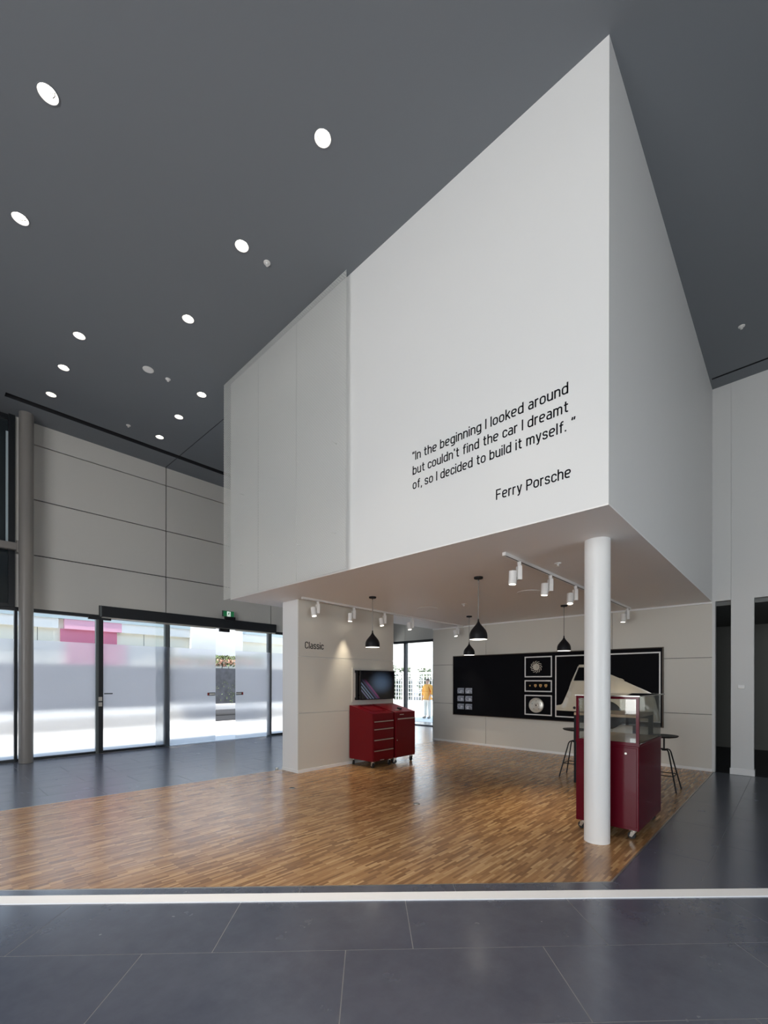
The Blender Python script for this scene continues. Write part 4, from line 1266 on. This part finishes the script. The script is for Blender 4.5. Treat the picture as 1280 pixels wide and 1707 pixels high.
for y in (cy0, cy1 - 0.028): b.box(cx0, y, 0.985, cx0 + 0.028, y + 0.028, 1.445)
b.box(cx0, cy0, 1.445, cx0 + 0.028, cy1, 1.472)
b.box(cx0, cy0 + 0.028, 0.985, cx0 + 0.02, cy1 - 0.028, 1.0)
b.box(cx1 - 0.02, cy1 - 0.02, 0.985, cx1, cy1, 1.47)
b.build('glass_frame', M['red'], cs)
b = MB(); b.box(cx0 + 0.01, cy0 + 0.028, 1.0, cx0 + 0.016, cy1 - 0.028, 1.446); b.build('front_glass', M['case_glass'], cs)
b = MB(); b.box(cx0 + 0.028, cy0 + 0.004, 0.985, cx1, cy0 + 0.010, 1.47); b.build('side_glass', M['case_glass'], cs)
b = MB(); b.box(cx0 + 0.028, cy1 - 0.010, 0.985, cx1 - 0.02, cy1 - 0.004, 1.47); b.build('side_glass', M['case_glass'], cs)
b = MB(); b.box(cx1 - 0.010, cy0 + 0.010, 0.985, cx1 - 0.004, cy1 - 0.02, 1.47); b.build('back_glass', M['case_glass'], cs)
b = MB(); b.box(cx0 - 0.01, cy0 - 0.008, 1.472, cx1 + 0.14, cy1 + 0.008, 1.482); lid = b.build('glass_lid', M['case_glass'], cs)
b = MB(); b.frame(lambda u, v, d: (u, v, d), cx0 - 0.012, cy0 - 0.010, cx1 + 0.142, cy1 + 0.010, 0.006, 1.4715, 1.4825); b.build('lid_edge', M['chrome'], lid)
for x, y in ((cx0 + 0.06, cy0 + 0.06), (cx0 + 0.06, cy1 - 0.06), (cx1 - 0.06, cy0 + 0.06), (cx1 - 0.06, cy1 - 0.06)):
    castor(cs, x, y, 0.10, 0.036, PI / 2 + random.uniform(-0.4, 0.4))
b = MB(); b.box(5.10, 1.215, 0.993, 5.16, 1.265, 1.035)
tag(b.build('price_card', M['card']), 'small white card in the front corner of the glass display case', 'card')

# ------------------------------------------------------------------ bar table and stools behind the case
tb = thing('bar_table', 'high bar table with black legs and a wooden top behind the display case', 'table', (7.8, 2.15, 0))
b = MB(); b.box(7.30, 1.72, 1.085, 8.30, 2.63, 1.126); b.build('tabletop', M['wood_light'], tb, bevel=0.004)
for x in (7.33, 8.27):
    for y in (1.75, 2.60):
        b = MB(); b.box(x - 0.03, y - 0.03, 0, x + 0.03, y + 0.03, 1.085); b.build('leg', M['black_satin'], tb)
b = MB(); b.box(7.31, 1.75, 1.02, 7.35, 2.60, 1.085); b.box(8.25, 1.75, 1.02, 8.29, 2.60, 1.085); b.build('apron', M['black_satin'], tb)
def make_stool():
    t = thing('bar_stool', 'x', 'stool', (0, 0, 0), 'black bar stools'); W[t.name] = Vector((0, 0, 0))
    b = MB(); b.lathe((0, 0, 0), [(0.001, 0.775), (0.09, 0.777), (0.165, 0.790), (0.188, 0.806), (0.186, 0.815), (0.15, 0.808), (0.001, 0.800)], 40); b.build('seat', M['black_satin'], t, smooth=True)
    b = MB(); b.cyl((0, 0, 0.60), (0, 0, 0.777), 0.012, n=14); b.cyl((0, 0, 0.585), (0, 0, 0.61), 0.03, n=16); b.build('post', M['black_matte'], t)
    for k in range(4):
        a = PI / 4 + k * PI / 2
        ca, sa = math.cos(a), math.sin(a)
        pts = [(0.015 * ca, 0.015 * sa, 0.605), (0.05 * ca, 0.05 * sa, 0.607), (0.085 * ca, 0.085 * sa, 0.595), (0.105 * ca, 0.105 * sa, 0.565), (0.27 * ca, 0.27 * sa, 0.0)]
        b = MB(); b.tube(pts, 0.010, 10); b.build('leg', M['black_matte'], t, smooth=True)
    b = MB()
    rr = 0.105 + (0.565 - 0.23) / 0.565 * 0.165
    ring = [(rr * math.cos(PI / 4 + k * PI / 2), rr * math.sin(PI / 4 + k * PI / 2), 0.23) for k in range(4)]
    for i in range(4): b.tube([ring[i], ring[(i + 1) % 4]], 0.007, 8)
    b.build('footrest', M['black_matte'], t)
    return t
s1 = make_stool()
s1.location = (7.78, 1.47, 0); s1['label'] = 'black bar stool to the right of the red display case'
dup(s1, (7.77, 2.79, 0), 0.05, 'black bar stool to the left of the round column')

# ------------------------------------------------------------------ small fittings
ws = thing('wall_sensor', 'small white control unit on the narrow white pier at the right', 'wall sensor', (XB, 0.706, 1.5))
b = MB(); b.box(XB - 0.03, 0.655, 1.505, XB - 0.0005, 0.757, 1.572); b.build('case', M['column_white'], ws, bevel=0.01, segs=3)
b = MB(); b.box(XB - 0.034, 0.672, 1.508, XB - 0.029, 0.740, 1.526); b.build('lower_lens', M['card'], ws)
for (x, y, lb) in ((3.943, 5.59, 'round black floor socket in the parquet near the partition corner'), (4.575, 3.686, 'round metal floor socket in the middle of the parquet')):
    t = thing('floor_socket', lb, 'floor socket', (x, y, 0), 'floor sockets in the parquet')
    b = MB(); b.lathe((x, y, 0), [(0.001, 0.004), (0.035, 0.004), (0.038, 0.0002)], 28); b.build('cover', M['taupe'] if y < 5 else M['black_matte'], t, smooth=True)
    b = MB(); b.lathe((x, y, 0), [(0.038, 0.0002), (0.038, 0.006), (0.045, 0.005), (0.046, 0.0002)], 28); b.build('ring', M['metal_trim'], t, smooth=True)
b = MB(); b.lathe((4.60, 7.0, 0), [(0.03, 0.0), (0.03, 0.02), (0.022, 0.03), (0.001, 0.032)], 24)
tag(b.build('door_stop', M['chrome'], smooth=True), 'small metal door stop on the floor beside the partition end', 'door stop')

# ------------------------------------------------------------------ outside
b = MB(); b.box(-30, YF + 0.12, -0.4, 60, 60, -0.02); b.box(14.2, -40, -0.4, 60, YF + 0.12, -0.02); b.box(-60, -60, -0.4, X0 - 0.3, 60, -0.02); b.box(X0 - 0.3, -60, -0.4, 14.2, Y0 - 0.3, -0.02)
struct(b.build('ground', M['ext_ground'], origin=(0, 0, -0.4)), 'bright pale paved ground outside the glazing', 'ground')
pw = thing('planter_wall', 'long dark planter wall outside the entrance', 'planter', (2.0, 17.7, -0.02))
b = MB(); b.box(-8, 17.75, 0.66, 14.5, 18.3, 2.15); b.build('wall_face', M['ext_dark'], pw)
b = MB(); b.box(-8, 17.60, -0.02, 14.5, 18.3, 0.42); b.build('plinth', M['plinth_beige'], pw)
b = MB(); b.box(-8, 17.62, 0.42, 14.5, 18.3, 0.66); b.build('white_ledge', M['ext_white'], pw)
bn = thing('bench', 'low dark bench in front of the planter, seen through the open door gap', 'bench', (9.0, 17.3, -0.02))
b = MB(); b.box(7.7, 17.15, 0.30, 10.3, 17.58, 0.44); b.build('seat', M['ext_plinth'], bn)
b = MB(); b.box(7.75, 17.2, -0.02, 10.25, 17.55, 0.30); b.build('base', M['ext_plinth'], bn)
b = MB(); b.box(7.75, 17.19, 0.20, 10.25, 17.2, 0.23); b.build('groove_line', M['slot_dark'], bn)
# flowering shrubs along the planter
def leaf_cloud(c, size, n, s, mi, b):
    for _ in range(n):
        p = Vector((c[0] + random.uniform(-1, 1) * size[0], c[1] + random.uniform(-1, 1) * size[1], c[2] + random.uniform(-1, 1) * size[2]))
        a = Vector((random.gauss(0, 1), random.gauss(0, 1), random.gauss(0, 1))).normalized()
        q = a.orthogonal().normalized(); r_ = a.cross(q)
        k = s * random.uniform(0.6, 1.3)
        b.add([p + q * k, p + r_ * k * 0.45, p - q * k, p - r_ * k * 0.45], [(0, 1, 2, 3)], mi)
for i, (x, lbl) in enumerate(((7.72, 'flowering shrub on the dark planter, left of the open door gap behind frosted glass'),
                             (9.07, 'flowering shrub with coral blossom in the open door gap'),
                             (10.05, 'flowering shrub on the dark planter, right of the open door gap behind frosted glass'))):
    t = thing('flowering_shrub', lbl, 'shrub', (x, 17.95, 2.15), 'flowering shrubs on the planter outside')
    b = MB(); leaf_cloud((x, 17.98, 2.48), (0.58 if i < 2 else 0.3, 0.18, 0.22), 280, 0.07, 0, b); b.build('foliage', M['leaf'], t)
    b = MB(); leaf_cloud((x, 17.92, 2.40), (0.58 if i < 2 else 0.3, 0.08, 0.14), 190, 0.065, 0, b); b.build('blossom', M['petal'], t)
    b = MB(); b.tube([(x, 17.98, 2.153), (x + 0.02, 17.97, 2.3), (x, 17.98, 2.5)], 0.015, 8); b.tube([(x + 0.3, 17.98, 2.153), (x + 0.33, 17.97, 2.45)], 0.012, 8); b.build('stem', M['board_edge'], t)
b = MB(); leaf_cloud((9.1, 17.70, 1.15), (0.55, 0.02, 0.42), 46, 0.035, 0, b); leaf_cloud((9.35, 17.70, 1.0), (0.10, 0.02, 0.34), 30, 0.04, 0, b); b.build('climbing_leaves', M['leaf'], pw)
# building across the way
bl = thing('building', 'cream low building with a pink bay across from the entrance', 'building', (4, 19.2, 0))
YBL = 19.0
b = MB(); b.box(-14, YBL + 0.12, 0, 20, YBL + 6, 3.9)
b.build('wall', M['ext_cream'], bl)
b = MB()
for xa, xb in ((-14, 3.53), (5.36, 8.15), (10.55, 20)):
    b.box(xa, YBL, 3.47, xb, YBL + 0.12, 3.82)
b.build('fascia', M['ext_white'], bl)
b = MB(); b.box(3.70, YBL - 0.02, 3.47, 5.52, YBL + 0.12, 3.82); b.build('pink_fascia', M['ext_pink'], bl)
b = MB(); b.box(3.60, YBL + 0.06, 1.5, 5.38, YBL + 0.12, 3.47); b.build('pink_wall', M['ext_rose'], bl)
b = MB(); b.box(-14, YBL - 0.05, 3.82, 8.15, YBL + 0.4, 3.93); b.box(10.55, YBL - 0.05, 3.82, 20, YBL + 0.4, 3.93); b.build('gutter', M['ext_roof'], bl)
b = MB(); b.box(8.15, YBL - 0.1, 2.75, 10.55, YBL + 0.32, 5.2); b.build('white_bay', M['ext_white'], bl)
b = MB()
for x in (-2.2, 1.1, 2.95, 6.35, 7.3): b.box(x, YBL + 0.112, 2.2, x + 0.012, YBL + 0.1205, 3.47)
b.build('wall_joint', M['ext_plinth'], bl)
# fence, hedges, pale house and a worker seen through the rear window
fe = thing('fence', 'white welded mesh fence outside the rear window', 'fence', (26, 22, 0))
b = MB()
for y in range(14, 31): b.box(25.97, y - 0.035 + 0.3, -0.02, 26.03, y + 0.035 + 0.3, 2.25)
b.build('post', M['fence_white'], fe)
b = MB()
b.box(25.95, 13, 2.16, 26.05, 31, 2.28); b.box(25.9, 13, -0.02, 26.1, 31, 0.16)
b.build('rail', M['fence_white'], fe)
b = MB()
for k in range(6): b.box(25.985, 13, 0.45 + k * 0.3, 26.015, 31, 0.475 + k * 0.3)
for k in range(72): b.box(25.985, 13 + k * 0.25, 0.16, 26.015, 13.02 + k * 0.25, 2.16)
b.build('wire_mesh', M['fence_white'], fe)
b = MB(); b.box(27.0, 12, -0.02, 27.15, 32, 1.75)
tag(b.build('board_fence', M['fence_board']), 'grey board fence behind the white mesh fence', 'fence')
for i, (y, h_) in enumerate(((24.0, 2.9), (22.6, 2.7), (20.6, 2.6), (19.1, 2.4))):
    b = MB(); leaf_cloud((26.6, y, h_ * 0.5 + 0.06), (0.25, 0.55, h_ * 0.5 - 0.08), 700, 0.12, 0, b)
    hs = b.build('hedge_shrub', M['hedge'], origin=(26.6, y, -0.02))
    b = MB(); b.tube([(26.6, y, -0.02), (26.58, y + 0.05, 0.5), (26.6, y, h_ * 0.6)], 0.035, 8); b.build('stem', M['board_edge'], hs)
    tag(hs, ['leftmost dark shrub behind the white fence', 'shrub behind the white fence next to the window mullion',
        'shrub behind the white fence in the middle of the right pane', 'shrub behind the white fence next to the person in orange'][i], 'shrub', 'shrubs behind the white fence')
t = thing('house', 'pale house beyond the fence, outside the rear window', 'building', (36, 26, -0.02))
b = MB(); b.box(34, 18.0, -0.02, 42, 44, 7.5); b.build('wall', M['ext_white'], t)
b = MB(); b.box(33.6, 17.8, 7.4, 42.2, 44.2, 7.7); b.build('roof', M['ext_roof'], t)
b = MB(); b.box(16.6, 11.25, -0.02, 16.75, 11.40, 3.4)
tag(b.build('sign_post', M['ext_roof']), 'grey post outside the rear window beside the person in orange', 'post')

# the person: one continuous skinned body, clothing as children
PX, PY = 15.54, 11.90
pr = thing('person', 'person in an orange work top and pale trousers standing outside the rear window', 'person', (PX, PY, -0.02))
def skin(name, verts, edges, radii, mt, root=0, sub=2, parent=pr):
    me = bpy.data.meshes.new(name)
    me.from_pydata(verts, edges, [])
    ob = bpy.data.objects.new(name, me); COL.objects.link(ob)
    mo = ob.modifiers.new('skin', 'SKIN'); mo.use_smooth_shade = True
    for i, r in enumerate(radii):
        q = me.skin_vertices[0].data[i]
        q.radius = r if isinstance(r, tuple) else (r, r)
        q.use_root = (i == root)
    ob.modifiers.new('sub', 'SUBSURF').levels = sub
    ob.modifiers['sub'].render_levels = sub
    dg = bpy.context.evaluated_depsgraph_get()
    m2 = bpy.data.meshes.new_from_object(ob.evaluated_get(dg))
    m2.name = name
    bpy.data.objects.remove(ob)
    m2.materials.clear(); m2.materials.append(mt)
    o2 = bpy.data.objects.new(name, m2); COL.objects.link(o2); o2.parent = parent
    W[o2.name] = W[parent.name]
    return o2
# local axes: faces -x (toward the window), arms along y
bv = [(0, 0, 0.95), (0, 0, 1.12), (0, 0, 1.32), (0, 0, 1.43), (-0.005, 0, 1.51), (-0.015, 0, 1.60), (-0.01, 0, 1.70),
      (0.0, 0.10, 0.88), (0.0, 0.115, 0.50), (0.01, 0.12, 0.09), (-0.13, 0.13, 0.035),
      (0.0, -0.10, 0.88), (-0.02, -0.115, 0.50), (0.0, -0.12, 0.09), (-0.14, -0.13, 0.035),
      (0, 0.19, 1.43), (0.02, 0.25, 1.17), (-0.05, 0.25, 0.93), (0, -0.19, 1.43), (0.0, -0.27, 1.18), (-0.14, -0.24, 0.98)]
be = [(0, 1), (1, 2), (2, 3), (3, 4), (4, 5), (5, 6), (0, 7), (7, 8), (8, 9), (9, 10), (0, 11), (11, 12), (12, 13), (13, 14), (3, 15), (15, 16), (16, 17), (3, 18), (18, 19), (19, 20)]
br = [(0.12, 0.15), (0.11, 0.135), (0.12, 0.155), (0.075, 0.095), 0.048, (0.088, 0.072), (0.092, 0.078), 0.085, 0.055, 0.042, 0.035, 0.085, 0.055, 0.042, 0.035, 0.055, 0.042, 0.033, 0.055, 0.042, 0.033]
def hand(base, d, side):
    k = len(bv)
    palm = Vector(base) + Vector(d) * 0.075
    root_i = bv.index(base)
    bv.append(tuple(palm)); be.append((root_i, k)); br.append((0.018, 0.034))
    for j, (o_, ln) in enumerate(((-0.03, 0.065), (-0.01, 0.08), (0.01, 0.075), (0.03, 0.058))):
        a = palm + Vector((o_, 0, -0.03)); c = a + Vector((0.0, 0.006 * side, -ln * 0.55)); e = c + Vector((0.0, 0.014 * -side, -ln * 0.45))
        i = len(bv); bv.extend([tuple(a), tuple(c), tuple(e)]); be.extend([(k, i), (i, i + 1), (i + 1, i + 2)]); br.extend([0.0095, 0.009, 0.008])
    i = len(bv); a = Vector(base) + Vector(d) * 0.045 + Vector((-0.04, 0, -0.01)); c = a + Vector((-0.02, 0, -0.035))
    bv.extend([tuple(a), tuple(c)]); be.extend([(k, i), (i, i + 1)]); br.extend([0.011, 0.009])
hand((-0.05, 0.25, 0.93), (-0.1, 0, -1), 1); hand((-0.14, -0.24, 0.98), (-0.4, 0.1, -0.9), -1)
skin('body', bv, be, br, M['skin'], 0, 1)
skin('work_top', [(0, 0, 0.86), (0, 0, 1.0), (0, 0, 1.15), (0, 0, 1.32), (0, 0, 1.45), (0, 0.19, 1.41), (0.02, 0.25, 1.16), (-0.02, 0.25, 1.0), (0, -0.19, 1.41), (0, -0.27, 1.17), (-0.09, -0.255, 1.04)],
     [(0, 1), (1, 2), (2, 3), (3, 4), (4, 5), (5, 6), (6, 7), (4, 8), (8, 9), (9, 10)],
     [(0.165, 0.20), (0.158, 0.19), (0.15, 0.175), (0.15, 0.185), (0.095, 0.115), 0.085, 0.066, 0.056, 0.085, 0.066, 0.056], M['orange'], 1, 2)
skin('trousers', [(0, 0, 1.04), (0, 0, 0.90), (0.0, 0.095, 0.78), (0.0, 0.115, 0.48), (0.01, 0.12, 0.09), (0.0, -0.095, 0.78), (-0.02, -0.115, 0.48), (0.0, -0.12, 0.09)],
     [(0, 1), (1, 2), (2, 3), (3, 4), (1, 5), (5, 6), (6, 7)], [(0.125, 0.155), (0.135, 0.165), 0.105, 0.082, 0.078, 0.105, 0.082, 0.078], M['pale_trouser'], 1, 2)
for s in (1, -1):
    skin('shoe', [(0.04, 0.125 * s, 0.05), (-0.06, 0.128 * s, 0.048), (-0.17, 0.132 * s, 0.04)], [(0, 1), (1, 2)], [0.05, 0.052, 0.04], M['shoe'], 0, 2)
skin('hair', [(0.035, 0, 1.61), (0.025, 0, 1.70), (-0.015, 0, 1.755)], [(0, 1), (1, 2)], [(0.07, 0.075), (0.085, 0.09), (0.07, 0.078)], M['hair'], 0, 2)
fa = MB()
fa.lathe((PX - 0.105, PY, 1.615), [(0.001, -0.022), (0.012, -0.008), (0.016, 0.012), (0.001, 0.03)], 10); fa.build('nose', M['skin'], pr, smooth=True)
fa = MB()
for s in (1, -1): fa.cyl((PX - 0.100, PY + 0.030 * s, 1.640), (PX - 0.086, PY + 0.030 * s, 1.640), 0.008, n=10)
fa.build('eyes', M['slot_dark'], pr)
fa = MB(); fa.box(PX - 0.101, PY - 0.022, 1.568, PX - 0.080, PY + 0.022, 1.575); fa.build('mouth', M['crest_red'], pr)
fa = MB()
for s in (1, -1): fa.lathe((PX - 0.005, PY + 0.080 * s, 1.62), [(0.001, -0.035), (0.016, -0.02), (0.02, 0.01), (0.001, 0.032)], 10)
fa.build('ears', M['skin'], pr, smooth=True)
